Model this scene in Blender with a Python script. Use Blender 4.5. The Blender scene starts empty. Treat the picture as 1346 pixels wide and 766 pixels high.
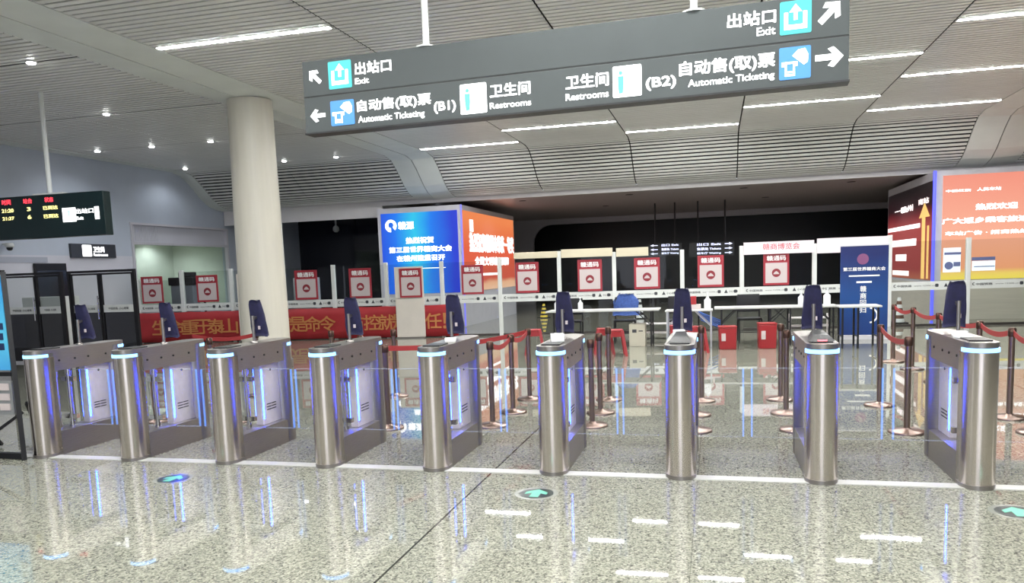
import bpy, math, random
from mathutils import Vector, Matrix
random.seed(7)
S = bpy.context.scene
COL = S.collection

# ---------------------------------------------------------------- camera
F_PX, CY, YAW, PITCH, ROLL, CH = 1024.302, 468.1, 0.257, 0.111, -0.035, 1.53
def _axes():
    f = Vector((-math.sin(YAW)*math.cos(PITCH), math.cos(YAW)*math.cos(PITCH), -math.sin(PITCH)))
    r = Vector((math.cos(YAW), math.sin(YAW), 0)); u = r.cross(f)
    return (math.cos(ROLL)*r+math.sin(ROLL)*u, -math.sin(ROLL)*r+math.cos(ROLL)*u, f)
RX, UX, FX = _axes()
EYE = Vector((0, 0, CH))
cd = bpy.data.cameras.new('camera'); cam = bpy.data.objects.new('camera', cd); COL.objects.link(cam)
cd.sensor_width = 36; cd.sensor_fit = 'HORIZONTAL'; cd.lens = F_PX/1346*36
cd.shift_y = (CY-383)/1346; cd.clip_start = .05; cd.clip_end = 300
cam.matrix_world = Matrix(((RX.x, UX.x, -FX.x, 0), (RX.y, UX.y, -FX.y, 0), (RX.z, UX.z, -FX.z, CH), (0, 0, 0, 1)))
S.camera = cam

# ---------------------------------------------------------------- light and exposure
S.view_settings.view_transform = 'Standard'; S.view_settings.look = 'None'
S.view_settings.gamma = 1; S.view_settings.use_curve_mapping = False
S.view_settings.exposure = .27
W = bpy.data.worlds.new('world'); S.world = W; W.use_nodes = True
W.node_tree.nodes['Background'].inputs[0].default_value = (.80, .86, 1.0, 1)
W.node_tree.nodes['Background'].inputs[1].default_value = 2.2
LAMP = 150.0        # strength of the ceiling light lines

def ray(x, y): return RX*((x-673)/F_PX)+UX*((CY-y)/F_PX)+FX
def P(x, y, ax, val):
    d = ray(x, y); t = (val-EYE[ax])/d[ax]; return EYE+d*t
def on_plane(x, y, O, N):
    d = ray(x, y); t = (O-EYE).dot(N)/d.dot(N); return EYE+d*t

# ---------------------------------------------------------------- materials
def lin(v):
    v /= 255.; return v/12.92 if v <= .04045 else ((v+.055)/1.055)**2.4
def c(r, g, b): return (lin(r), lin(g), lin(b), 1)
MATS = {}
def mat(name, col, rough=.5, metal=0., emit=None, es=0., spec=.5):
    if name in MATS: return MATS[name]
    m = bpy.data.materials.new(name); m.use_nodes = True
    b = m.node_tree.nodes['Principled BSDF']
    b.inputs['Base Color'].default_value = col; b.inputs['Roughness'].default_value = rough
    b.inputs['Metallic'].default_value = metal; b.inputs['Specular IOR Level'].default_value = spec
    if emit: b.inputs['Emission Color'].default_value = emit; b.inputs['Emission Strength'].default_value = es
    MATS[name] = m; return m
def noisy(m, scale=40, amt=.15, stretch=(1, 1, 1), bump=0.):
    nt = m.node_tree; b = nt.nodes['Principled BSDF']; base = tuple(b.inputs['Base Color'].default_value)
    tc = nt.nodes.new('ShaderNodeTexCoord'); mp = nt.nodes.new('ShaderNodeMapping'); mp.inputs['Scale'].default_value = stretch
    n = nt.nodes.new('ShaderNodeTexNoise'); n.inputs['Scale'].default_value = scale; n.inputs['Detail'].default_value = 3
    rp = nt.nodes.new('ShaderNodeMapRange'); rp.inputs[1].default_value = .3; rp.inputs[2].default_value = .7
    rp.inputs[3].default_value = 1-amt; rp.inputs[4].default_value = 1+amt
    mx = nt.nodes.new('ShaderNodeMix'); mx.data_type = 'RGBA'; mx.blend_type = 'MULTIPLY'; mx.inputs[0].default_value = 1
    mx.inputs[6].default_value = base
    L = nt.links.new
    L(tc.outputs['Object'], mp.inputs[0]); L(mp.outputs[0], n.inputs['Vector']); L(n.outputs[0], rp.inputs[0])
    L(rp.outputs[0], mx.inputs[7]); L(mx.outputs[2], b.inputs['Base Color'])
    if bump:
        bp = nt.nodes.new('ShaderNodeBump'); bp.inputs['Strength'].default_value = bump; bp.inputs['Distance'].default_value = .01
        L(n.outputs[0], bp.inputs['Height']); L(bp.outputs[0], b.inputs['Normal'])
    return m
def glassy(name, tint, refl=.9, base=.0):
    m = bpy.data.materials.new(name); m.use_nodes = True; nt = m.node_tree; nt.nodes.clear()
    out = nt.nodes.new('ShaderNodeOutputMaterial'); tr = nt.nodes.new('ShaderNodeBsdfTransparent'); tr.inputs[0].default_value = tint
    gl = nt.nodes.new('ShaderNodeBsdfGlossy'); gl.inputs['Roughness'].default_value = .02
    gl.inputs['Color'].default_value = (refl, refl, refl, 1)
    fr = nt.nodes.new('ShaderNodeFresnel'); fr.inputs[0].default_value = 1.35
    ad = nt.nodes.new('ShaderNodeMath'); ad.operation = 'ADD'; ad.inputs[1].default_value = base
    mx = nt.nodes.new('ShaderNodeMixShader')
    nt.links.new(fr.outputs[0], ad.inputs[0]); ge = nt.nodes.new('ShaderNodeNewGeometry'); iv = nt.nodes.new('ShaderNodeMath'); iv.operation = 'SUBTRACT'; iv.inputs[0].default_value = 1
    ml = nt.nodes.new('ShaderNodeMath'); ml.operation = 'MULTIPLY'
    nt.links.new(ge.outputs['Backfacing'], iv.inputs[1]); nt.links.new(ad.outputs[0], ml.inputs[0]); nt.links.new(iv.outputs[0], ml.inputs[1]); nt.links.new(ml.outputs[0], mx.inputs[0]); nt.links.new(tr.outputs[0], mx.inputs[1])
    nt.links.new(gl.outputs[0], mx.inputs[2]); nt.links.new(mx.outputs[0], out.inputs[0])
    MATS[name] = m; return m
def grad_screen(name, stops, axis, es, wave=0):
    """a printed / LED picture: colour bands across the face, lit from behind"""
    m = bpy.data.materials.new(name); m.use_nodes = True; nt = m.node_tree; b = nt.nodes['Principled BSDF']
    tc = nt.nodes.new('ShaderNodeTexCoord'); sp = nt.nodes.new('ShaderNodeSeparateXYZ'); rp = nt.nodes.new('ShaderNodeValToRGB')
    nt.links.new(tc.outputs['Generated'], sp.inputs[0]); src = sp.outputs[axis]
    if wave:
        n = nt.nodes.new('ShaderNodeTexNoise'); n.inputs['Scale'].default_value = 3; n.inputs['Detail'].default_value = 4
        nt.links.new(tc.outputs['Generated'], n.inputs['Vector'])
        a = nt.nodes.new('ShaderNodeMath'); a.operation = 'MULTIPLY_ADD'; a.inputs[1].default_value = wave
        nt.links.new(n.outputs[0], a.inputs[0]); nt.links.new(src, a.inputs[2]); src = a.outputs[0]
    e = rp.color_ramp.elements
    while len(e) < len(stops): e.new(.5)
    for k, (pos, col) in enumerate(stops): e[k].position = pos; e[k].color = col
    nt.links.new(src, rp.inputs[0]); nt.links.new(rp.outputs[0], b.inputs['Emission Color'])
    b.inputs['Emission Strength'].default_value = es*.74; b.inputs['Base Color'].default_value = (.02, .02, .02, 1)
    b.inputs['Roughness'].default_value = .3
    MATS[name] = m; return m

def floor_material():
    m = bpy.data.materials.new('speckled granite'); m.use_nodes = True; nt = m.node_tree; b = nt.nodes['Principled BSDF']
    N = nt.nodes.new; L = nt.links.new
    tc = N('ShaderNodeTexCoord'); v = N('ShaderNodeTexVoronoi'); v.inputs['Scale'].default_value = 105
    L(tc.outputs['Object'], v.inputs['Vector'])
    bw = N('ShaderNodeRGBToBW'); L(v.outputs['Color'], bw.inputs[0])
    n = N('ShaderNodeTexNoise'); n.inputs['Scale'].default_value = 34; n.inputs['Detail'].default_value = 5; L(tc.outputs['Object'], n.inputs['Vector'])
    a = N('ShaderNodeMath'); a.operation = 'MULTIPLY_ADD'; a.inputs[1].default_value = .55; L(bw.outputs[0], a.inputs[0])
    a2 = N('ShaderNodeMath'); a2.operation = 'MULTIPLY'; a2.inputs[1].default_value = .6; L(n.outputs[0], a2.inputs[0]); L(a2.outputs[0], a.inputs[2])
    r = N('ShaderNodeValToRGB'); e = r.color_ramp.elements; e.new(.5); e.new(.6)
    for k, (p, col) in enumerate([(.33, c(74, 75, 68)), (.47, c(113, 113, 104)), (.6, c(131, 131, 119)), (.78, c(156, 156, 142))]):
        e[k].position = p; e[k].color = col
    L(a.outputs[0], r.inputs[0])
    sp = N('ShaderNodeSeparateXYZ'); L(tc.outputs['Object'], sp.inputs[0])
    def joint(axis, off, per, w):
        s = N('ShaderNodeMath'); s.operation = 'ADD'; s.inputs[1].default_value = off; L(sp.outputs[axis], s.inputs[0])
        d = N('ShaderNodeMath'); d.operation = 'DIVIDE'; d.inputs[1].default_value = per; L(s.outputs[0], d.inputs[0])
        f = N('ShaderNodeMath'); f.operation = 'FRACT'; L(d.outputs[0], f.inputs[0])
        g = N('ShaderNodeMath'); g.operation = 'LESS_THAN'; g.inputs[1].default_value = w/per; L(f.outputs[0], g.inputs[0]); return g
    j1 = joint(0, 20.71, .98, .004); j2 = joint(1, 40.3, .98, .003); j3 = joint(0, 51.66, 5.0, .014)
    mx = N('ShaderNodeMath'); mx.operation = 'MAXIMUM'; L(j1.outputs[0], mx.inputs[0]); L(j2.outputs[0], mx.inputs[1])
    mxa = N('ShaderNodeMath'); mxa.operation = 'MULTIPLY'; mxa.inputs[1].default_value = .45; L(mx.outputs[0], mxa.inputs[0])
    mx2 = N('ShaderNodeMath'); mx2.operation = 'MAXIMUM'; L(mxa.outputs[0], mx2.inputs[0]); L(j3.outputs[0], mx2.inputs[1])
    cm = N('ShaderNodeMix'); cm.data_type = 'RGBA'; cm.inputs[7].default_value = c(46, 46, 44)
    L(mx2.outputs[0], cm.inputs[0]); L(r.outputs[0], cm.inputs[6]); L(cm.outputs[2], b.inputs['Base Color'])
    b.inputs['Roughness'].default_value = .02; b.inputs['IOR'].default_value = 1.55
    return m

steel = noisy(mat('brushed steel', c(214, 204, 196), .24, 1.0), 30, .10, (14, 14, .25))
steel_flat = noisy(mat('satin steel', c(154, 149, 146), .36, .95), 30, .08, (.4, .4, 14))
steel_light = noisy(mat('pale steel', c(218, 212, 212), .45, .5), 20, .05)
chrome = mat('chrome', c(210, 208, 210), .12, 1.0)
brass = mat('bronze steel', c(142, 122, 113), .3, 1.0)
black = mat('black plastic', c(22, 22, 26), .4)
black_metal = mat('black metal', c(26, 26, 30), .38, .3)
white_paint = noisy(mat('white paint', c(214, 216, 214), .45), 6, .03)
board_white = noisy(mat('cream board', c(214, 206, 196), .5), 4, .03)
slat_m = noisy(mat('aluminium slats', c(232, 231, 228), .4, .0), 3, .05, (.3, 4, 4))
beam_m = noisy(mat('painted beam', c(226, 229, 225), .5), 2, .04)
backing = mat('dark void', c(18, 18, 18), .9)
wall_m = noisy(mat('grey blue wall', c(186, 194, 208), .5), 1.2, .05)
wall_low = noisy(mat('lavender wall', c(206, 206, 216), .5), 1.2, .04)
col_m = noisy(mat('cream column', c(204, 199, 186), .38), 3, .05, (3, 3, .2))
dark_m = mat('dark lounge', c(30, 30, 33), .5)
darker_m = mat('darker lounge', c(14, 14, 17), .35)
frame_grey = noisy(mat('grey frame', c(200, 198, 206), .4, .0), 4, .04)
led_blue = mat('led ring', c(40, 90, 200), .4, 0, (.22, .54, 1, 1), 2.8)
led_strip = mat('led strip', c(20, 50, 200), .4, 0, (.010, .042, 1, 1), 48.0)
led_deep = mat('deep blue led strip', c(20, 30, 200), .4, 0, (.008, .02, 1, 1), 9.0)
led_edge = mat('lit glass edge', c(90, 160, 250), .3, 0, (.22, .40, 1, 1), .65)
led_edge.node_tree.nodes['Principled BSDF'].inputs['Alpha'].default_value = .3
polish = mat('polished glass edge', c(200, 214, 240), .3)
polish.node_tree.nodes['Principled BSDF'].inputs['Alpha'].default_value = .16
lamp_m = mat('lamp diffuser', (.9, .9, .9, 1), .5, 0, (.99, 1, .975, 1), LAMP)
spot_m = mat('downlight glass', (.9, .9, .9, 1), .5, 0, (1, 1, 1, 1), 30)
letter_w = mat('lit lettering', (.9, .9, .9, 1), .5, 0, (1, 1, 1, 1), 1.6)
letter_p = mat('white lettering', (.85, .85, .85, 1), .5)
letter_k = mat('dark lettering', c(58, 60, 66), .5)
letter_r = mat('red lettering', c(190, 50, 60), .5)
gold = mat('gold lettering', c(196, 128, 74), .5)
led_red = mat('red led text', (.3, 0, 0, 1), .5, 0, (1, .06, .09, 1), 1.6)
led_yel = mat('yellow led text', (.3, .3, 0, 1), .5, 0, (1, .86, .35, 1), 1.5)
sign_m = noisy(mat('grey sign sheet', c(72, 77, 78), .55, .0, spec=.3), 2, .06)
sign_edge = mat('black sign edge', c(24, 25, 27), .4)
ico_teal = mat('teal icon', (0, .2, .2, 1), .4, 0, c(96, 212, 212), .76)
ico_blue = mat('blue icon', (0, .1, .3, 1), .4, 0, c(104, 162, 232), .76)
ico_green = mat('green figure', (0, .3, .2, 1), .4, 0, c(140, 220, 190), .74)
ico_pink = mat('pink figure', (.4, .2, .3, 1), .4, 0, c(235, 200, 212), .74)
disp_m = mat('dark teal display', c(16, 36, 38), .25)
red_cloth = noisy(mat('red banner cloth', c(166, 40, 46), .6), 5, .06, bump=.1)
poster_red = mat('poster red', c(160, 46, 58), .4)
poster_white = mat('poster white', c(196, 184, 184), .45)
emblem_m = mat('maroon emblem', c(132, 36, 48), .5)
belt_m = mat('red belt', c(150, 42, 44), .6)
cloth_blue = noisy(mat('navy cloth', c(25, 24, 60), .8), 30, .25, bump=.3)
plastic_red = mat('red plastic', c(150, 34, 40), .35)
plastic_blue = mat('blue plastic', c(60, 104, 190), .5)
denim = noisy(mat('blue jacket cloth', c(58, 84, 148), .8), 25, .2)
table_top = mat('white table top', c(190, 190, 188), .35)
yellow_m = mat('yellow paint', c(230, 205, 70), .5)
bottle_m = mat('white bottle', c(235, 238, 240), .3)
green_st = mat('mint arrow', c(92, 172, 148), .4)
dark_st = mat('dark green sticker', c(16, 34, 32), .3)
floor_m = floor_material()
clear = glassy('clear glass', (.97, .975, .985, 1))
part_glass = glassy('partition glass', (.90, .92, .91, 1))
dark_reflect = glassy('dark reflection glass', (.10, .11, .14, 1), .9, .05)  # dark tint stands in for the reflections in the lower door panes
win_glass = glassy('window glass', (.78, .83, .82, 1), .9, .03)
dark_glass = mat('dark glass wall', c(20, 21, 36), .08)

# ---------------------------------------------------------------- mesh helpers
class MB:
    def __init__(s): s.v = []; s.f = []; s.sm = []
    def add(s, vs, fs, smooth=False):
        k = len(s.v); s.v += [tuple(p) for p in vs]; s.f += [tuple(i+k for i in q) for q in fs]; s.sm += [smooth]*len(fs); return s
    def box(s, x0, x1, y0, y1, z0, z1, M=None):
        vs = [Vector((x, y, z)) for z in (z0, z1) for y in (y0, y1) for x in (x0, x1)]
        if M: vs = [M @ p for p in vs]
        return s.add(vs, [(0, 2, 3, 1), (4, 5, 7, 6), (0, 1, 5, 4), (2, 6, 7, 3), (0, 4, 6, 2), (1, 3, 7, 5)])
    def tube(s, a, b, r, r2=None, n=14):
        a = Vector(a); b = Vector(b); d = (b-a).normalized(); r2 = r if r2 is None else r2
        u = d.orthogonal().normalized(); w = d.cross(u)
        vs = [p+(u*math.cos(t)+w*math.sin(t))*q for p, q in ((a, r), (b, r2)) for t in [2*math.pi*k/n for k in range(n)]]
        s.add(vs, [(k, (k+1) % n, n+(k+1) % n, n+k) for k in range(n)], True)
        return s.add(vs, [tuple(range(n))[::-1], tuple(range(n, 2*n))])
    def path(s, pts, r, n=10):
        for a, b in zip(pts, pts[1:]): s.tube(a, b, r, n=n)
        return s
    def bar(s, a, b, w, h=None):
        a = Vector(a); b = Vector(b); d = (b-a); L = d.length; d.normalize(); h = h or w
        u = Vector((0, 0, 1)).cross(d); u = Vector((1, 0, 0)) if u.length < 1e-4 else u.normalized(); v = d.cross(u)
        vs = [p+u*x*w/2+v*y*h/2 for p in (a, b) for (x, y) in ((-1, -1), (1, -1), (1, 1), (-1, 1))]
        return s.add(vs, [(0, 3, 2, 1), (4, 5, 6, 7), (0, 1, 5, 4), (1, 2, 6, 5), (2, 3, 7, 6), (3, 0, 4, 7)])
    def lathe(s, prof, cx=0, cy=0, n=24):
        m = len(prof); vs = [(cx+r*math.cos(2*math.pi*k/n), cy+r*math.sin(2*math.pi*k/n), z) for r, z in prof for k in range(n)]
        s.add(vs, [(i*n+k, i*n+(k+1) % n, (i+1)*n+(k+1) % n, (i+1)*n+k) for i in range(m-1) for k in range(n)], True)
        return s.add(vs, [tuple(range(n))[::-1], tuple(range((m-1)*n, m*n))])
    def prism(s, poly, z0, z1, smooth=False):
        n = len(poly); vs = [(x, y, z) for z in (z0, z1) for x, y in poly]
        s.add(vs, [(k, (k+1) % n, n+(k+1) % n, n+k) for k in range(n)], smooth)
        return s.add(vs, [tuple(range(n))[::-1], tuple(range(n, 2*n))])
    def plate(s, poly, fr, d0=.0, d1=.004):
        """2-D outline on a frame (O,U,V,N), thickness from d0 to d1 along N"""
        O, U, V, N = fr; n = len(poly)
        vs = [O+U*x+V*y+N*d for d in (d0, d1) for x, y in poly]
        return s.add(vs, [tuple(range(n))[::-1], tuple(range(n, 2*n))]+[(k, (k+1) % n, n+(k+1) % n, n+k) for k in range(n)])
    def rect(s, fr, u0, v0, u1, v1, d0=0., d1=.004): return s.plate([(u0, v0), (u1, v0), (u1, v1), (u0, v1)], fr, d0, d1)
    def disc(s, fr, u, v, r, d0=0., d1=.004, n=28): return s.plate([(u+r*math.cos(2*math.pi*k/n), v+r*math.sin(2*math.pi*k/n)) for k in range(n)], fr, d0, d1)
    def text(s, body, fr, u0, v0, u1, v1, d=.004, bold=.018):
        vs, fs = glyphs(body, bold)
        xs = [p[0] for p in vs]; ys = [p[1] for p in vs]; x0, x1, y0, y1 = min(xs), max(xs), min(ys), max(ys)
        O, U, V, N = fr; kx = (u1-u0)/max(x1-x0, 1e-6); ky = (v1-v0)/max(y1-y0, 1e-6)
        return s.add([O+U*(u0+(p[0]-x0)*kx)+V*(v0+(p[1]-y0)*ky)+N*(d+p[2]) for p in vs], fs)
    def build(s, name, m, parent=None, kind=None, bevel=0., label=None):
        me = bpy.data.meshes.new(name); me.from_pydata(s.v, [], s.f); me.validate(); me.materials.append(m)
        for p, q in zip(me.polygons, s.sm): p.use_smooth = q
        o = bpy.data.objects.new(name, me); COL.objects.link(o)
        if parent: o.parent = parent
        if kind: o['kind'] = kind
        if label: o['label'] = label
        if bevel:
            b = o.modifiers.new('bevel', 'BEVEL'); b.width = bevel; b.segments = 2; b.limit_method = 'ANGLE'
        return o
_G = {}
def glyphs(body, bold):
    if (body, bold) in _G: return _G[(body, bold)]
    cu = bpy.data.curves.new('glyph', 'FONT'); cu.body = body; cu.resolution_u = 3; cu.space_line = 1.0
    o = bpy.data.objects.new('glyph', cu); COL.objects.link(o)
    me = bpy.data.meshes.new_from_object(o.evaluated_get(bpy.context.evaluated_depsgraph_get()))
    vs = [tuple(v.co) for v in me.vertices]; fs = [tuple(p.vertices) for p in me.polygons]; VS, FS_ = [], []
    for dx, dy in (((-1, -1), (1, -1), (-1, 1), (1, 1)) if bold > .005 else ((0, 0),)):
        k = len(VS); VS += [(x+dx*bold, y+dy*bold, .0004*(k > 0)*(1+(dx > 0)+(dy > 0))) for x, y, z in vs]; FS_ += [tuple(i+k for i in f) for f in fs]
    r = (VS, FS_)
    bpy.data.objects.remove(o); bpy.data.curves.remove(cu); bpy.data.meshes.remove(me)
    _G[(body, bold)] = r; return r
def thing(name, label, cat, loc=(0, 0, 0), rz=0., group=None):
    o = bpy.data.objects.new(name, None); COL.objects.link(o); o.empty_display_size = .1
    o.location = loc; o.rotation_euler = (0, 0, rz); o['label'] = label; o['category'] = cat
    if group: o['group'] = group
    return o
def tag(o, label, cat, group=None):
    o['label'] = label; o['category'] = cat
    if group: o['group'] = group
    return o
def dup(root, loc, label, rz=None, group=None):
    r = root.copy(); COL.objects.link(r); r.location = loc; r['label'] = label
    if rz is not None: r.rotation_euler = (0, 0, rz)
    if group: r['group'] = group
    for ch in list(root.children):
        k = ch.copy(); COL.objects.link(k); k.parent = r
        for g in list(ch.children):
            d = g.copy(); COL.objects.link(d); d.parent = k
    return r
def struct(mb, name, m, **k): return mb.build(name, m, kind='structure', **k)
XH = Vector((1, 0, 0)); YH = Vector((0, 1, 0)); ZH = Vector((0, 0, 1))
def front(x, y, z): return (Vector((x, y, z)), XH, ZH, -YH)          # a face looking towards -Y
LOCF = front(0, 0, 0)
class Px:
    """a flat face in the place: pixels of the photograph measured on it, in its own u,v"""
    def __init__(s, fr): s.fr = fr
    def uv(s, x, y):
        p = on_plane(x, y, s.fr[0], s.fr[3])-s.fr[0]; return p.dot(s.fr[1]), p.dot(s.fr[2])

# ================================================================ SETTING
# floor
struct(MB().box(-18, 14, -5, 36, -.2, 0), 'floor', floor_m)
struct(MB().box(-6.3, 4.6, 5.545, 5.655, 0, .006), 'trim_1', noisy(mat('pale sill', c(176, 175, 170), .5), 8, .05))

# ceiling: aluminium slats between joints, curving down at the far end
HC = 4.5
PROF = [(-4.0, HC), (18.75, HC), (19.15, 4.43), (19.45, 4.25), (19.72, 4.05), (19.98, 3.85), (20.28, 3.69), (20.62, 3.60), (21.0, 3.57)]
def walk(step):
    out = []; seg = 0; left = 0.; pts = [Vector((0, a, b)) for a, b in PROF]
    d = 0.; cum = [0.]
    for a, b in zip(pts, pts[1:]): cum.append(cum[-1]+(b-a).length)
    t = 0.
    def at(t):
        for k in range(len(pts)-1):
            if t <= cum[k+1] or k == len(pts)-2:
                return pts[k].lerp(pts[k+1], (t-cum[k])/(cum[k+1]-cum[k]))
    while t+step <= cum[-1]:
        out.append((at(t), at(t+step))); t += step
    return out
SEG = walk(.124)
def mid_y(a, b): return (a.y+b.y)/2
def slat_bay(x0, x1, seams=()):
    mb = MB()
    for a, b in SEG:
        d = (b-a).normalized(); n = Vector((0, -d.z, d.y)); gp = .028 if mid_y(a, b) > 18.9 else .018; ga = gb = gp
        for q in seams:
            if a.y <= q < b.y: gb = .05
        a2 = a+d*ga; b2 = b-d*gb
        mid = (a.y+b.y)/2
        vs = [Vector((x, p.y, p.z))+n*h for x in (x0, x1) for (p, h) in ((a2, .0), (b2, .0), (b2, .012), (a2, .012))]
        mb.add(vs, [(0, 1, 2, 3), (7, 6, 5, 4), (0, 4, 5, 1), (1, 5, 6, 2), (2, 6, 7, 3), (3, 7, 4, 0)])
    return struct(mb, 'ceiling', slat_m)
def sweep(x0, x1, dz0=0., dz1=0., thick=.03):
    mb = MB(); vs = []; pts = [Vector((0, a, b)) for a, b in PROF]
    for k, p in enumerate(pts):
        q = pts[min(k+1, len(pts)-1)]-pts[max(k-1, 0)]; q.normalize(); n = Vector((0, -q.z, q.y))
        for x, dz in ((x0, dz0), (x1, dz1)):
            for h in (0, thick): vs.append(Vector((x, p.y, p.z))+n*(h+dz))
    fs = []
    for k in range(len(pts)-1):
        a = 4*k; b = a+4
        fs += [(a, b, b+2, a+2), (a+1, a+3, b+3, b+1), (a, a+1, b+1, b), (a+2, b+2, b+3, a+3)]
    return mb.add(vs, fs)
JX = [-6.93, -4.42, -1.95, .54, 3.0, 5.48]
for a, b in zip(JX, JX[1:]): slat_bay(a+.014, b-.014)
for a, b in ((-14.03, -11.1), (-11.1, -8.09), (6.72, 9.2), (9.2, 12.2)): slat_bay(a+.004, b-.004, (8.86, 11.9, 15.05, 18.33))
struct(sweep(-15.5, 13, .07, .07, .04), 'ceiling_backing', backing)
trim_n = 2
for xa, xb, xc in ((-8.08, -7.52, -6.94), (5.49, 6.1, 6.71)):
    for q0, q1, d0, d1 in ((xa, xb-.012, 0, -.03), (xb+.012, xc, -.03, 0)):
        struct(sweep(q0, q1, d0, d1), 'trim_%d' % trim_n, beam_m); trim_n += 1
struct(sweep(-14.4, -14.04, -.01, -.01), 'trim_%d' % trim_n, beam_m); trim_n += 1
# soffits beyond the curve
lip_m = noisy(mat('pale soffit', c(228, 224, 226), .45), 2, .04)
struct(MB().box(-9.2, 13, 20.98, 21.04, 3.46, 3.62).box(-14.38, -9.2, 20.98, 21.04, 3.14, 3.62), 'trim_%d' % trim_n, lip_m); trim_n += 1
struct(MB().box(-14.4, 13, 21.04, 21.75, 3.56, 3.62), 'trim_%d' % trim_n, lip_m); trim_n += 1
struct(MB().box(-14.4, -9.2, 21.75, 25.4, 3.56, 3.62), 'trim_%d' % trim_n, lip_m); trim_n += 1
mb = MB()
y = 21.77
while y < 33: mb.box(-9.19, 13, y, y+.2, 3.57, 3.60); y += .22
struct(mb, 'ceiling_lounge', mat('dark soffit slats', c(150, 138, 136), .35))
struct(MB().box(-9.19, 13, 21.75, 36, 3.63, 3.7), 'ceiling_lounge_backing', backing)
# dark lounge behind
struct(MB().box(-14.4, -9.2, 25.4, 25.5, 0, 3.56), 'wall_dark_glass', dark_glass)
mb = MB()
def rounded(u0, v0, u1, v1, r, n=6):
    out = []
    for cx, cy, a0 in ((u1-r, v1-r, 0), (u0+r, v1-r, 90), (u0+r, v0+r, 180), (u1-r, v0+r, 270)):
        for k in range(n+1):
            t = math.radians(a0+90*k/n); out.append((cx+r*math.cos(t), cy+r*math.sin(t)))
    return out
# back wall with one wide opening with rounded upper corners
mb.box(-9.19, -7.5, 32.8, 33.0, 0, 3.57); mb.box(7.6, 13, 32.8, 33.0, 0, 3.57)
fr = front(0, 33.0, 0); arc = [(-7.5, 3.57), (-7.5, 2.6)]+[(-6.7-.8*math.cos(math.radians(t)), 2.6+.75*math.sin(math.radians(t))) for t in range(0, 91, 15)]
mb.plate((arc+[(0, 3.35), (0, 3.57)]), fr, 0, .2)
arc2 = [(0, 3.57), (0, 3.35)]+[(6.8+.8*math.sin(math.radians(t)), 2.6+.75*math.cos(math.radians(t))) for t in range(0, 91, 15)]+[(7.6, 3.57)]
mb.plate(arc2, fr, 0, .2)
struct(mb, 'wall_back', mat('lounge wall', c(170, 166, 172), .35))
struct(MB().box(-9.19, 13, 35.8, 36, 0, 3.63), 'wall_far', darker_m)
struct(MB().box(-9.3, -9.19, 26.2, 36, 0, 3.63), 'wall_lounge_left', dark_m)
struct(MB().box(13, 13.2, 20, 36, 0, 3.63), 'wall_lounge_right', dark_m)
# left wall with a wide window into a lit office
mb = MB()
mb.box(-14.6, -14.4, -4, 17.0, 2.2, HC); mb.box(-14.6, -14.4, 17.0, 21.1, 3.06, HC); mb.box(-14.6, -14.4, 21.1, 25.5, 0, HC)
mb.box(-14.6, -14.4, 17.0, 21.1, 0, .7)
struct(mb, 'wall_left', wall_m)
struct(MB().box(-14.6, -14.4, -4, 17.0, 0, 2.2), 'wall_left_lower', wall_low)
struct(MB().box(-14.4, -14.385, 8, 14.35, 2.04, 2.16), 'trim_%d' % trim_n, mat('pale ledge', c(172, 176, 190), .5)); trim_n += 1
w = MB()
for a, b, z0, z1 in ((17.0, 17.07, .7, 3.06), (21.03, 21.1, .7, 3.06), (17.07, 21.03, 3.0, 3.06), (17.07, 21.03, .7, .77), (17.07, 21.03, 2.5, 2.56)): w.box(-14.5, -14.36, a, b, z0, z1)
wo = struct(w, 'window_1', frame_grey)
MB().box(-14.47, -14.46, 17.07, 21.03, .77, 2.5).build('pane', win_glass, wo)
w = MB().box(-14.48, -14.46, 17.07, 21.03, 2.56, 3.0)
for k in range(14): w.box(-14.46, -14.45, 17.1+k*.075, 17.125+k*.075, 2.6, 2.97)
w.build('grille', wall_low, wo)
off = noisy(mat('office wall', c(214, 218, 206), .6), 2, .06)
struct(MB().box(-17.2, -17.0, 16.2, 22, 0, 2.9), 'wall_office', off)
struct(MB().box(-17.0, -14.6, 16.2, 16.3, 0, 2.9).box(-17.0, -14.6, 21.9, 22, 0, 2.9), 'wall_office_sides', off)
struct(MB().box(-17.2, -14.6, 16.2, 22, 2.9, 3.0), 'ceiling_office', off)
office_beams = []
for k, yy in enumerate((17.6, 19.2, 20.7)):
    t = thing('office_downlight', 'round downlight in the office behind the window, %s' % ('nearest', 'middle one', 'farthest')[k], 'lamp', (-16.4, yy, 2.9), group='office downlights')
    MB().lathe([(.12, 0), (.12, -.02), (.1, -.02)]).build('trim_ring', white_paint, t)
    office_beams.append((-16.4, yy, 2.84))
    MB().lathe([(.095, -.021), (.0951, -.024)]).build('diffuser', mat('office lamp', (1, 1, .9, 1), .5, 0, (1, 1, .92, 1), 30), t)
# the rest of the hall round the camera: unseen rear wall, doorway sized to light the gate posts; right wall
hall = noisy(mat('hall wall', c(130, 130, 132), .6), 1, .05)
struct(MB().box(-14.6, -2.2, -5.2, -5, 0, HC).box(2.2, 14, -5.2, -5, 0, HC).box(-2.2, 2.2, -5.2, -5, 3.4, HC), 'wall_rear', hall)
struct(MB().box(14, 14.2, -5.2, 20, 0, HC), 'wall_right', hall)
struct(MB().box(12.2, 14, -5, 21, HC, HC+.05), 'ceiling_side', hall)
# small door header over the far left corner: dark sign on the wall
X0 = -14.4

# round column under the beam
t = thing('column', 'cream round column standing under the painted ceiling beam', 'column', (-7.5, 11.9, 0))
t['kind'] = 'structure'
MB().lathe([(.40, 0), (.40, .02), (.395, 1.2), (.385, 2.6), (.37, 3.6), (.365, 4.47)], n=48).build('shaft', col_m, t)
MB().lathe([(.43, 0), (.43, .12), (.405, .13)], n=48).build('base_ring', steel_flat, t)

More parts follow.
